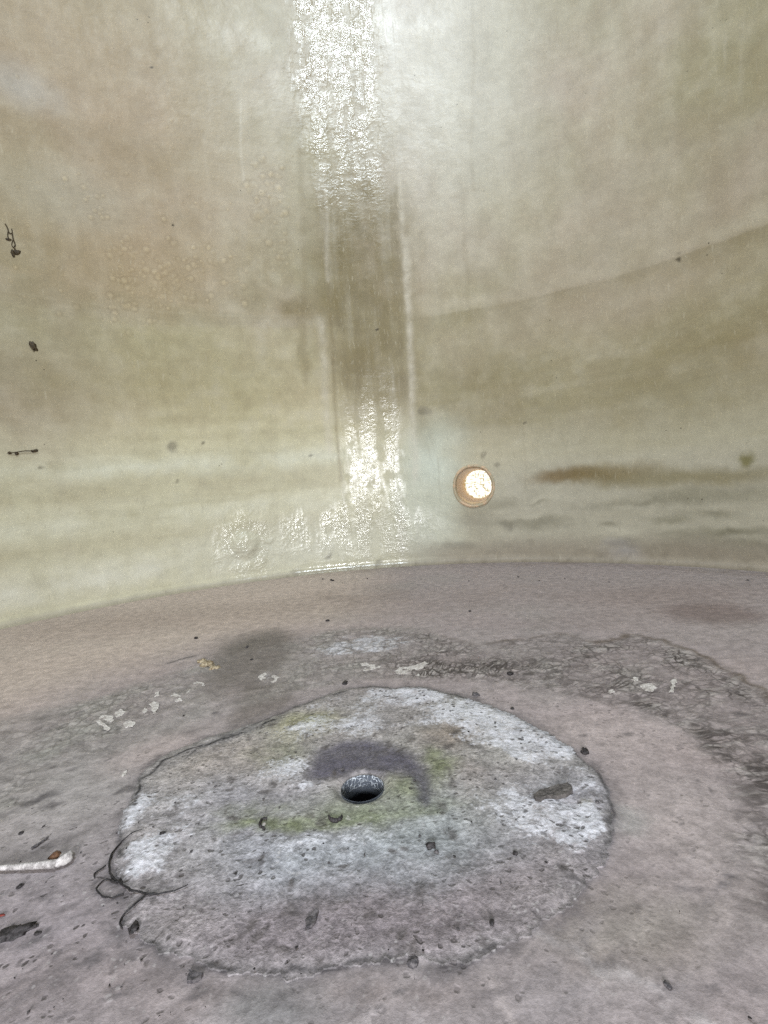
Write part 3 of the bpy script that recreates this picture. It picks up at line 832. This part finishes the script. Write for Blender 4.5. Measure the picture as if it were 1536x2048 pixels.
def build_floor():
    sx = .0022
    xs = np.arange(-1.26, 1.26, sx); ys = np.arange(-.62, 1.26, sx)
    X, Y = np.meshgrid(xs, ys); x = X.ravel().astype(F32); y = Y.ravel().astype(F32)
    r = np.hypot(x, y)
    # snap the outermost ring on to the wall's foot
    keep = (r < R - FIL + sx * 1.5)
    th = np.arctan2(y, x)
    out = r > R - FIL
    x = np.where(out, (R - FIL) * np.cos(th), x).astype(F32); y = np.where(out, (R - FIL) * np.sin(th), y).astype(F32)
    c, msk, h, net = colour_floor(x, y)
    h = h * ss(R - FIL, R - FIL - .05, r)
    keep &= r > pad_r(th) * .75
    co = np.stack([x, y, h], 1)
    me = mesh_np('floor', co, grid_faces(len(xs), len(ys), keep))
    N = len(x)
    attr_col(me, 'Col', np.concatenate([np.clip(c, .01, .9), np.ones((N, 1), F32)], 1)); attr_col(me, 'Msk', msk)
    attr_vec(me, 'flat', np.stack([x, y, np.zeros(N)], 1)); attr_vec(me, 'pol', np.stack([th * .5, r, np.zeros(N)], 1))
    na = me.attributes.new('net', 'FLOAT', 'POINT'); na.data.foreach_set('value', np.ascontiguousarray(net, F32))
    return me


floor = link('floor', build_floor(), M_FLOOR); tag(floor, 'grey mauve fibreglass tank floor with a crazed dirty ring', kind='structure')


def rear_floor():
    n = 60; t0 = math.asin(.62 / (R - FIL)); th = np.linspace(-math.pi + t0, -t0, n)
    bm = bmesh.new()
    vs = [bm.verts.new(((R - FIL) * math.cos(a), (R - FIL) * math.sin(a), 0)) for a in th]
    bm.faces.new(vs); me = bpy.data.meshes.new('rear_floor'); bm.normal_update(); bm.to_mesh(me); bm.free()
    N = len(me.vertices); co = np.array([v.co[:] for v in me.vertices])
    attr_col(me, 'Col', np.tile(np.array([*lin(134, 127, 126), 1], F32), (N, 1))); attr_col(me, 'Msk', np.tile(np.array([0, .05, .1, .3], F32), (N, 1)))
    attr_vec(me, 'flat', co); attr_vec(me, 'pol', co)
    return me


rf = link('floor', rear_floor(), M_FLOOR); tag(rf, kind='structure', label='rear part of the grey tank floor behind the camera')

# ------------------------------------------------------------------ the drain pad
DRAIN = empty('floor_drain', (0, 0, 0))
tag(DRAIN, 'ragged round crusted pad on the floor with an open drain hole in its middle', 'drain')


def build_pad():
    nt, nr = 1300, 235
    th = np.linspace(-math.pi, math.pi, nt)
    ro = pad_r(th); ro[-1] = ro[0]
    t = np.concatenate([np.linspace(0, 1, nr - 3), [1.0, 1.0, 1.0]])
    r0 = HOLE
    Rr = r0 + (ro[None, :] - r0) * t[:, None]
    Tt = np.repeat(th[None, :], nr, 0)
    x = (Rr * np.cos(Tt)).ravel().astype(F32); y = (Rr * np.sin(Tt)).ravel().astype(F32); r = Rr.ravel()
    c, msk, h = colour_pad(x, y)
    e = np.repeat(ro[None, :], nr, 0).ravel() - r
    base = .0024
    h = base + h * ss(0, .012, r - r0) - .0012 * ss(.012, 0, e) - .004 * ss(.009, 0, r - r0)
    h = h.reshape(nr, nt)
    h[-2] -= .003; h[-1] -= .009; h[:, -1] = h[:, 0]
    me = mesh_np('crusted_pad', np.stack([x, y, h.ravel()], 1), grid_faces(nt, nr)[:, ::-1])
    N = len(x)
    attr_col(me, 'Col', np.concatenate([np.clip(c, .01, .9), np.ones((N, 1), F32)], 1)); attr_col(me, 'Msk', msk)
    attr_vec(me, 'flat', np.stack([x, y, np.zeros(N)], 1)); attr_vec(me, 'pol', np.stack([Tt.ravel() * .5, r, np.zeros(N)], 1))
    return me


link('crusted_pad', build_pad(), M_PAD, DRAIN)


def mat_pipe():
    m = material('drain_pipe'); t = NT(m); p = t.n('ShaderNodeTexCoord').outputs['Object']
    w = t.warp(p, 120, .01)
    v = t.vor(w, 190); n = t.noise(p, 120, 4, .7); z = t.n('ShaderNodeSeparateXYZ'); t.put(z.inputs[0], p)
    crust = t.math('MULTIPLY', t.mr(v, .02, .13, 1, 0), t.mr(n, .38, .55))
    crust = t.math('MULTIPLY', crust, t.mr(z.outputs[2], -.015, -.009))
    crust = t.math('MULTIPLY', crust, t.mr(z.outputs[1], .0, .012))
    base = t.mix(n, lin(64, 70, 82), lin(104, 110, 120))
    base = t.mix(t.mr(t.math('ADD', z.outputs[2], t.math('MULTIPLY', n, .006)), -.017, -.012), lin(8, 8, 14), base)  # unlit depth of the bore painted near black
    t.bsdf(t.mix(crust, base, lin(204, 212, 222)), .6, t.bump(crust, .8, .002), .3)
    return m


def tube_wall(name, r0, r1, z0, z1, mat, parent, seg=64, cap=False):
    bm = bmesh.new(); n = 16; rings = []
    for k in range(n + 1):
        f = k / n
        rings.append([bm.verts.new(((r0 + (r1 - r0) * f) * math.cos(a), (r0 + (r1 - r0) * f) * math.sin(a), z0 + (z1 - z0) * f)) for a in [2 * math.pi * i / seg for i in range(seg)]])
    for A, B in zip(rings[:-1], rings[1:]):
        for i in range(seg): bm.faces.new((A[i], B[i], B[(i + 1) % seg], A[(i + 1) % seg]))
    if cap: bm.faces.new(rings[-1])
    me = bpy.data.meshes.new(name); bm.normal_update(); bm.to_mesh(me); bm.free()
    for p in me.polygons: p.use_smooth = len(p.vertices) == 4
    return link(name, me, mat, parent)


tube_wall('drain_pipe', HOLE, HOLE * .97, .0008, -.16, mat_pipe(), DRAIN, cap=True)

# ------------------------------------------------------------------ loose things
FZ = .0012        # mean top of the floor


def onpad(x, y):
    p = fl(x, y); return math.hypot(*p) < float(pad_r(np.array([math.atan2(p[1], p[0])]))[0])


def at(x, y):
    z = .0036 if onpad(x, y) else .0008
    p = fl(x, y, z); return Vector((p[0], p[1], z))


def lump_mesh(name, r, seed, sq=(1, 1, .6), sub=3, amp=.35, mat=None):
    bm = bmesh.new(); bmesh.ops.create_icosphere(bm, subdivisions=sub, radius=1)
    for v in bm.verts:
        d = v.co.normalized()
        k = 1 + amp * mnoise.noise(d * 1.6 + Vector((seed * 3.1, 0, 0))) + amp * .6 * mnoise.noise(d * 4 + Vector((0, seed * 2.3, 0)))
        v.co = Vector((d.x * k * sq[0] * r, d.y * k * sq[1] * r, max(d.z * k, -.25) * sq[2] * r))
    me = bpy.data.meshes.new(name); bm.normal_update(); bm.to_mesh(me); bm.free()
    if mat: me.materials.append(mat)
    for p in me.polygons: p.use_smooth = True
    return me


def lump(name, x, y, rpx, seed, label, cat, mat, sq=(1, 1, .6), rot=0, amp=.35, group=None, parent=None):
    me = lump_mesh(name, rpx * .82 * fpx(x, y), seed, (sq[0], sq[1], sq[2] * .8), 3, amp, mat)
    o = link(name, me); o.location = at(x, y); o.rotation_euler.z = rot
    if label: tag(o, label, cat, group)
    return o


def flake(name, pts_px, thick, seed, label, cat, mat, curl=.25, group=None, lift=0.0, jag=.2):
    """a thin broken chip: its outline as it lies on the floor, with a real thickness and a curled face"""
    P = [Vector((*fl(*q), 0)) for q in pts_px]
    cx, cy = sum(p.x for p in P) / len(P), sum(p.y for p in P) / len(P)
    # refine and roughen the outline
    Q = []
    for i, a in enumerate(P):
        b = P[(i + 1) % len(P)]
        for f in (0, .25, .5, .75):
            q = a.lerp(b, f); L = (b - a).length
            q = q + Vector((mnoise.noise(q * 300 + Vector((seed, 0, 0))), mnoise.noise(q * 300 + Vector((0, seed, 5))), 0)) * L * jag
            Q.append(q - Vector((cx, cy, 0)))
    ext = max(q.length for q in Q)
    bm = bmesh.new(); nr = 6; rings_t = []; rings_b = []
    for k in range(nr + 1):
        f = k / nr if k else 0
        if k == 0: continue
        top, bot = [], []
        for q in Q:
            p = q * f
            zc = curl * ext * (p.length / ext) ** 2 * (.6 + .6 * mnoise.noise(p * 60 + Vector((seed, 3, 1)))) + thick * .25 * mnoise.noise(p * 400 + Vector((seed, 0, 0)))
            top.append(bm.verts.new((p.x, p.y, zc + thick))); bot.append(bm.verts.new((p.x, p.y, zc)))
        rings_t.append(top); rings_b.append(bot)
    ct = bm.verts.new((0, 0, thick)); cb = bm.verts.new((0, 0, 0)); n = len(Q)
    for i in range(n):
        j = (i + 1) % n
        bm.faces.new((ct, rings_t[0][i], rings_t[0][j])); bm.faces.new((cb, rings_b[0][j], rings_b[0][i]))
        for A, B in zip(rings_t[:-1], rings_t[1:]): bm.faces.new((A[i], B[i], B[j], A[j]))
        for A, B in zip(rings_b[:-1], rings_b[1:]): bm.faces.new((A[j], B[j], B[i], A[i]))
        bm.faces.new((rings_t[-1][i], rings_b[-1][i], rings_b[-1][j], rings_t[-1][j]))
    bmesh.ops.recalc_face_normals(bm, faces=bm.faces)
    me = bpy.data.meshes.new(name); bm.to_mesh(me); bm.free()
    o = link(name, me, mat)
    ax = sum(q[0] for q in pts_px) / len(pts_px); ay = sum(q[1] for q in pts_px) / len(pts_px)
    o.location = (cx, cy, at(ax, ay).z - .0008 + lift)
    return tag(o, label, cat, group)


def smooth(pts, n=6):
    out = []
    for i in range(len(pts) - 1):
        p0 = pts[max(i - 1, 0)]; p1 = pts[i]; p2 = pts[i + 1]; p3 = pts[min(i + 2, len(pts) - 1)]
        for k in range(n):
            t = k / n
            out.append(.5 * ((2 * p1) + (-p0 + p2) * t + (2 * p0 - 5 * p1 + 4 * p2 - p3) * t * t + (-p0 + 3 * p1 - 3 * p2 + p3) * t ** 3))
    out.append(pts[-1]); return out


def tube_mesh(name, pts, rad, seg=8, taper=None):
    bm = bmesh.new(); rings = []
    for i, p in enumerate(pts):
        d = (pts[min(i + 1, len(pts) - 1)] - pts[max(i - 1, 0)]).normalized()
        s = d.cross(Vector((0, 0, 1)));
        if s.length < 1e-6: s = Vector((1, 0, 0))
        s.normalize(); t = s.cross(d)
        r = rad * (taper(i / (len(pts) - 1)) if taper else 1)
        rings.append([bm.verts.new(p + (s * math.cos(a) + t * math.sin(a)) * r) for a in [2 * math.pi * k / seg for k in range(seg)]])
    for A, B in zip(rings[:-1], rings[1:]):
        for k in range(seg): bm.faces.new((A[k], A[(k + 1) % seg], B[(k + 1) % seg], B[k]))
    bm.faces.new(rings[0][::-1]); bm.faces.new(rings[-1])
    me = bpy.data.meshes.new(name); bm.normal_update(); bm.to_mesh(me); bm.free()
    for p in me.polygons: p.use_smooth = True
    return me


def fibre(name, px, rad, label, cat, mat=None, lift=.001, parent=None, taper=None):
    P = [at(*q) + Vector((0, 0, lift)) for q in px]; o0 = P[0].copy()
    pts = smooth([p - o0 for p in P], 10)
    pts = [p + Vector((mnoise.noise(p * 160 + o0 * 50), mnoise.noise(p * 160 + Vector((7, 0, 0)) + o0 * 50), 0)) * .0011 for p in pts]
    tp = taper or (lambda f: 1.0)
    me = tube_mesh(name, pts, rad, 8, lambda f: tp(f) * (1 + .55 * mnoise.noise((f * 22, o0.x * 90, 0))))
    o = link(name, me, mat or M_HAIR); o.location = o0
    if label: tag(o, label, cat)
    return o


# dark fibre loops by the pad's left rim
fibre('fibre_loop', [(285, 1661), (262, 1670), (240, 1688), (224, 1710), (218, 1733), (222, 1752), (240, 1768), (262, 1782), (292, 1790), (330, 1788), (358, 1780), (376, 1772)], .00062,
      'long dark curved fibre arching round the left end of the pad', 'fibre', taper=lambda f: .55 + .8 * math.sin(f * math.pi))
fibre('fibre_loop', [(292, 1790), (280, 1804), (262, 1818), (246, 1834), (240, 1848), (246, 1858)], .0006, 'short dark fibre curling down from the long fibre at the pad', 'fibre')
fibre('fibre_loop', [(213, 1733), (200, 1742), (190, 1750), (189, 1758)], .0006, 'small dark hooked fibre left of the long fibre', 'fibre')
fibre('fibre_loop', [(240, 1767), (214, 1762), (200, 1770), (194, 1782), (202, 1793), (226, 1797), (248, 1790)], .00055, 'thin dark fibre bent into a flat loop', 'fibre')
lump('grit_knot', 243, 1762, 9, 3, 'black crumbly knot where the dark fibres meet', 'clump', M_BLACK, (1.2, .9, .6), .3, .6)
lump('grit_knot', 268, 1856, 13, 5, 'black ragged clump on the lower left rim of the pad', 'clump', M_BLACK, (.8, 1.1, .5), .4, .7)

# the pale ribbed stem with a knob at its end
STEM = empty('ribbed_stem', at(60, 1742)); tag(STEM, 'white ribbed stem with a rounded knob lying at the left edge', 'stem')
pts = [at(-60, 1748) + Vector((0, 0, .004)), at(0, 1745) + Vector((0, 0, .004)), at(60, 1742) + Vector((0, 0, .0045)), at(113, 1739) + Vector((0, 0, .005))]
PS = smooth(pts, 170)
me = tube_mesh('shaft', [p - STEM.location for p in PS], 7.2 * fpx(80, 1742), 12, lambda f: (.45 + .6 * f) * (1 + .10 * math.sin(f * 310)))
link('shaft', me, M_BONE, STEM)
kn = lump_mesh('knob', 15 * fpx(130, 1727), 4, (.75, 1.25, .8), 3, .3, M_BONE); ko = link('knob', kn, None, STEM); ko.location = at(131, 1728) - STEM.location + Vector((0, 0, .004)); ko.rotation_euler.z = -.5
kb = lump_mesh('brown_bit', 12 * fpx(112, 1720), 9, (.8, 1, .7), 2, .5, M_BROWN); kbo = link('brown_bit', kb, None, STEM); kbo.location = at(111, 1722) - STEM.location + Vector((0, 0, .004))

# larger dark debris
flake('wood_sliver', [(1067, 1604), (1080, 1594), (1100, 1588), (1120, 1583), (1136, 1580), (1145, 1586), (1146, 1594), (1132, 1602), (1112, 1606), (1094, 1606), (1082, 1611), (1072, 1610)], .004, 2, 'long dark grey sliver lying on the white crust', 'sliver', M_WOOD, .06, jag=.12)
lump('tar_clump', 20, 1868, 26, 6, 'large black ragged clump at the left edge of the floor', 'clump', M_BLACK, (1.5, .8, .45), .25, .7)
lump('tar_clump', 55, 1857, 14, 16, 'middle black crumb trailing from the large edge clump', 'clump', M_BLACK, (1.5, .6, .4), .3, .6)
lump('tar_clump', 75, 1866, 7, 8, 'small black crumb right of the large edge clump', 'clump', M_BLACK, (1.2, .8, .5), 0, .5)
lump('red_scrap', 4, 1830, 5, 2, 'tiny dark red scrap at the left edge of the floor', 'scrap', M_RED, (1.6, .7, .5))
fibre('dark_splinter', [(64, 1698), (76, 1691), (88, 1683), (97, 1675)], .0013, 'straight dark splinter above the white ribbed stem', 'splinter', M_GREY, taper=lambda f: 1 - .4 * f)
flake('dark_husk', [(613, 1868), (612, 1852), (620, 1842), (628, 1838), (634, 1829), (638, 1831), (635, 1842), (633, 1852), (626, 1862), (617, 1866)], .002, 4, 'dark pod-shaped husk with a stalk on the lower pad', 'husk', M_GREY, .12, jag=.12)
flake('dark_chip', [(374, 1968), (378, 1946), (388, 1945), (400, 1951), (407, 1951), (402, 1960), (390, 1967)], .002, 6, 'bluish dark square chip below the pad', 'chip', M_GREY, .1, jag=.12)
for (x, y, r, s, lab, sq) in ((862, 1691, 10, 11, 'black lump on the right side of the pad, larger of a pair', (.8, 1.2, .7)), (873, 1703, 6, 12, 'small black lump touching the larger one on the pad', (1, .8, .7)),
                              (1031, 1706, 6, 13, 'round black lump alone right of the drain', (1, 1, .8)), (1170, 1503, 10, 14, 'dark pyramid-shaped lump outside the upper right rim', (1, .8, 1)),
                              (951, 1390, 9, 15, 'dark lump beside the top rim of the pad', (1, .8, .8)), (690, 1367, 9, 17, 'dark lump above the top left rim of the pad', (1.2, .7, .7)),
                              (826, 1925, 13, 18, 'black crumbly lump on the lower rim of the pad', (1, 1, .6)), (325, 1667, 7, 19, 'dark lump on the left of the pad', (1, 1, .6)), (984, 1845, 8, 20, 'dark bluish lump on the lower right of the pad', (1.1, .7, .6)),
                              (42, 1666, 5, 22, 'black lump on the left floor above the splinter', (1, 1, .7)), (40, 1772, 8, 23, 'greenish dark lump below the ribbed stem', (1, .8, .5)), (1195, 1604, 5, 24, 'small dark lump near the right rim of the pad', (1, .8, .7)),
                              (655, 1241, 5, 25, 'dark crumb on the upper floor near the strip', (1, .8, .6)), (1025, 1417, 5, 26, 'dark crumb right of the upper rim', (1, .8, .6)), (1335, 1970, 9, 27, 'dark smudged lump on the lower right floor', (1.2, .7, .5)),
                              (940, 1222, 3.5, 28, 'tiny black crumb on the clean upper floor', (1, .9, .8)), (662, 1160, 3, 29, 'tiny black crumb just under the wall foot', (1, .9, .8)), (685, 1538, 5, 30, 'dark dot on the violet wet stain', (1, .9, .6)),
                              (392, 1276, 5, 31, 'dark crumb above the tan crust', (1, .8, .7)), (503, 1319, 3.5, 32, 'tiny black crumb on the dark blot', (1, .8, .7)), (494, 1294, 6, 33, 'flat dark crumb on the dark blot', (1.4, .5, .5)),
                              (1020, 1295 + 52, 8, 34, 'dark crumb in the crazed band above the pad', (1, .9, .6))):
    lump('dark_lump', x, y, r, s, lab, 'lump', M_BLACK if s % 3 else M_GREY, sq, s, .5)
# little curls
fibre('curled_scrap', [(658, 1632), (662, 1640), (671, 1643), (680, 1640), (684, 1632)], .0016, 'dark crescent curl in front of the drain hole', 'curl', M_BLACK, taper=lambda f: .35 + .9 * math.sin(f * math.pi))
fibre('curled_scrap', [(534, 1638), (524, 1640), (520, 1647), (522, 1656), (528, 1660)], .0011, 'thin dark curl on the green stain left of the drain', 'curl', M_BLACK)
lump('pale_pellet', 528, 1649, 6, 7, 'pale pellet beside the thin dark curl', 'pellet', M_WHITE, (.7, 1.2, .5), 0, .3)

# tan crust lump
CR = empty('tan_crust', at(415, 1330)); tag(CR, 'tan crumbly crust lump on the floor left of the dark blot', 'crust')
for (dx, dy, r, s, nm) in ((-12, -6, 10, 1, 'crumb'), (0, 0, 13, 2, 'crumb'), (14, 6, 10, 3, 'crumb')):
    o = link(nm, lump_mesh(nm, r * fpx(415, 1330), s, (1.1, .9, .5), 3, .6, M_TAN), None, CR); o.location = at(415 + dx, 1330 + dy) - CR.location

# white flakes peeled off the crazed ring
FL = [([(1280, 1372), (1290, 1368), (1304, 1369), (1312, 1376), (1305, 1384), (1292, 1383)], 'smooth white oval flake in the right crazed band'),
      ([(1341, 1386), (1344, 1372), (1342, 1364), (1350, 1356), (1354, 1362), (1349, 1374), (1347, 1386)], 'narrow forked white flake right of the oval one'),
      ([(1264, 1360), (1268, 1355), (1276, 1357), (1276, 1362), (1268, 1363)], 'tiny white flake left of the oval one'),
      ([(1216, 1382), (1226, 1380), (1230, 1385), (1220, 1388)], 'tiny pale flake far left of the oval one'),
      ([(720, 1328), (734, 1327), (752, 1331), (762, 1334), (758, 1338), (744, 1340), (728, 1344)], 'flat white flake above the top of the pad'),
      ([(790, 1344), (800, 1336), (818, 1334), (836, 1330), (850, 1324), (856, 1328), (846, 1337), (828, 1343), (808, 1350), (794, 1350)], 'large curled pale flake above the top of the pad'),
      ([(516, 1354), (528, 1348), (546, 1350), (558, 1356), (548, 1366), (534, 1364), (522, 1362)], 'lumpy white flake on the dark blot'),
      ([(192, 1444), (198, 1441), (222, 1458), (218, 1462)], 'short white rod-shaped flake on the left'),
      ([(196, 1437), (210, 1430), (226, 1434), (224, 1446), (212, 1442)], 'angular white flake above the rod-shaped one'),
      ([(228, 1428), (240, 1420), (252, 1424), (244, 1432), (232, 1436)], 'pale triangular flake on the left crazed band'),
      ([(246, 1448), (258, 1442), (272, 1446), (266, 1454), (252, 1456)], 'low pale flake right of the rod-shaped one'),
      ([(298, 1410), (308, 1404), (320, 1408), (316, 1418), (308, 1430), (304, 1420)], 'pointed white flake in the left crazed band'),
      ([(284, 1424), (290, 1416), (296, 1422), (290, 1428)], 'tiny white flake left of the pointed one'),
      ([(340, 1398), (348, 1388), (360, 1392), (364, 1402), (352, 1404)], 'white flake with a raised corner below the tan crust'),
      ([(384, 1370), (394, 1364), (404, 1366), (410, 1372), (396, 1374)], 'thin white flake just below the tan crust'),
      ([(372, 1386), (380, 1380), (388, 1382), (384, 1388), (376, 1390)], 'small white flake below the thin one'),
      ([(310, 1386), (318, 1384), (318, 1392), (311, 1394)], 'tiny square white flake on the left band'),
      ([(242, 1552), (248, 1545), (254, 1542), (252, 1548), (246, 1556)], 'small white flake outside the left rim of the pad'),
      ([(838, 1348), (830, 1352), (842, 1354)], 'tiny pale chip under the large curled flake')]
for i, (pp, lab) in enumerate(FL):
    flake('white_flake', pp, .0009, i + 3, lab, 'flake', M_WHITE, .05, 'white flakes on the crazed ring')

# scattered dark crumbs: one mesh per shape, many things
shapes = [lump_mesh('grit_crumb', 1.0, 40 + i, (1, random.uniform(.6, 1), random.uniform(.45, .8)), 2, .55, M_BLACK if i % 3 else M_GREY) for i in range(7)]
rr = random.Random(31); n = 0
proto = bpy.data.objects.new('grit_crumb', shapes[0])
tag(proto, 'tiny dark grit crumb scattered on the dirty tank floor', 'crumb', 'dark grit crumbs on the floor')
first = True
while n < 140:
    z = rr.random()
    if n >= 120: z = 2.0
    if z < .55: x, y = rr.uniform(240, 1220), rr.uniform(1385, 1945)
    elif z < .8: x, y = rr.uniform(0, 420), rr.uniform(1560, 2040)
    elif z < 1.5: x, y = rr.uniform(0, 1536), rr.uniform(1330, 2040)
    else: x = rr.uniform(620, 1500); y = 1146 + abs(x - 1000) ** 2 / 25000 + rr.uniform(0, 16)
    if z < .55 and not onpad(x, y): continue
    p = fl(x, y)
    if math.hypot(*p) < HOLE * 1.5: continue
    o = proto if first else proto.copy(); first = False
    COL.objects.link(o); o.data = shapes[n % 7]
    s = .85 * fpx(x, y) * rr.choice([1.0, 1.2, 1.4, 1.7, 2.0, 2.5, 3.2]); o.scale = (s * rr.uniform(1, 1.6), s, s)
    o.location = at(x, y); o.rotation_euler.z = rr.uniform(0, 6.28); n += 1

# marks stuck to the wall
M_TAR = mat_debris('brown_tar', lin(40, 32, 20), lin(78, 64, 42), .5)


def wall_at(x, y, lift=0.0):
    u, z = wl(x, y); o, nn, tx, tz = basis(u, z); return o - nn * lift


def wall_lump(x, y, rpx, sx, sz, rot, seed, parent=None, name='tar_spot', mat=None):
    me = lump_mesh(name, rpx * wpx(x, y), seed, (sx, sz, .28), 3, .5, mat or M_TAR)
    u, z = wl(x, y); o, nn, tx, tz = basis(u, z)
    ob = link(name, me); m = Matrix((tx, tz, -nn)).transposed().to_4x4() @ Matrix.Rotation(rot, 4, 'Z'); m.translation = o - nn * .0012
    if parent:
        ob.parent = parent; m.translation = m.translation - parent.location
    ob.matrix_local = m if parent else m
    return ob


def wall_thread(pts, rad, parent, name='tar_thread', mat=None):
    P = smooth([wall_at(*q, .0022) for q in pts]); me = tube_mesh(name, [p - (parent.location if parent else P[0]) for p in P], rad, 7)
    o = link(name, me, mat or M_TAR, parent)
    if not parent: o.location = P[0]
    return o


TS = empty('tar_smear', wall_at(22, 480)); tag(TS, 'black scribbled tar smear stuck on the upper left wall', 'smear')
wall_thread([(10, 448), (16, 460), (15, 470), (17, 480)], .0013, TS)
wall_thread([(23, 458), (24, 466), (19, 467), (15, 459)], .0012, TS)
wall_thread([(24, 466), (26, 478), (30, 490), (28, 495), (32, 502)], .0015, TS)
wall_thread([(26, 478), (23, 490), (27, 496)], .0009, TS)
wall_lump(17, 479, 4.5, 1.1, .6, .1, 2, TS); wall_lump(34, 505, 6.5, 1.1, .75, .3, 3, TS); wall_lump(26, 508, 5, .6, 1.4, .2, 5, TS)
tag(wall_lump(67, 693, 7.5, .7, 1.3, .35, 7), 'dark brown oval spot low on the left wall', 'spot')
SC = empty('tar_smear', wall_at(45, 903)); tag(SC, 'thin black scratch-like tar line on the left wall', 'smear')
wall_thread([(17, 906), (30, 905), (48, 902), (66, 902), (74, 901)], .0013, SC)
wall_lump(33, 907, 3.5, 1, 1, 0, 1, SC); wall_lump(68, 902, 4, 1.3, .7, 0, 2, SC); wall_lump(73, 901, 3, .7, 1, 0, 4, SC); wall_lump(19, 906, 3, 1, .8, 0, 9, SC)
CH = empty('peeled_edge', wall_at(1510, 1148)); tag(CH, 'peeled curl of laminate with a black edge at the right wall foot', 'peel')
wall_thread([(1488, 1162), (1494, 1146), (1508, 1150), (1522, 1156), (1530, 1148), (1545, 1140)], .0016, CH, 'black_edge', M_BLACK)
wall_lump(1512, 1142, 20, 1.2, .55, .1, 6, CH, 'peeled_skin', mat_debris('peeled_skin', lin(150, 150, 138), lin(184, 182, 170), .6, 90))

# ------------------------------------------------------------------ light
w = bpy.data.worlds.new('World'); scene.world = w; w.use_nodes = True
bg = w.node_tree.nodes['Background']; bg.inputs[0].default_value = (.93, .97, 1.0, 1); bg.inputs[1].default_value = .15


def area(name, loc, target, size, power, colour, shape='DISK', sy=None, spread=180):
    l = bpy.data.lights.new(name, 'AREA'); l.shape = shape; l.size = size
    if sy: l.size_y = sy
    l.energy = power; l.color = colour; l.spread = math.radians(spread)
    o = bpy.data.objects.new(name, l); COL.objects.link(o); o.location = loc
    o.rotation_euler = (Vector(target) - Vector(loc)).to_track_quat('-Z', 'Y').to_euler()
    return o


area('top_opening_light', (-.05, -.70, 3.40), (.0, .45, 0), .56, 53, (.82, .92, 1.0))
area('manway_light', (-.04, -1.16, .34), (-.05, 1.2, .36), 0.26, 12.5, (.97, .98, 1.0), 'RECTANGLE', .38, 140)

# ------------------------------------------------------------------ camera
cd = bpy.data.cameras.new('Camera'); co = bpy.data.objects.new('Camera', cd); COL.objects.link(co)
m = Matrix((RIGHT, UP, -FWD)).transposed().to_4x4(); m.translation = Vector(CAM); co.matrix_world = m
cd.sensor_fit = 'VERTICAL'; cd.sensor_height = 24; cd.lens = FPX / 2048 * 24; cd.clip_start = .01; cd.clip_end = 100
scene.camera = co
scene.view_settings.view_transform = 'Standard'; scene.view_settings.look = 'None'
scene.view_settings.exposure = .30; scene.view_settings.gamma = 1; scene.view_settings.use_curve_mapping = False
scene.render.engine = 'CYCLES'; scene.cycles.use_denoising = False
scene.cycles.max_bounces = 4; scene.cycles.diffuse_bounces = 3; scene.cycles.use_adaptive_sampling = True; scene.cycles.adaptive_threshold = .02; scene.cycles.sample_clamp_indirect = 4
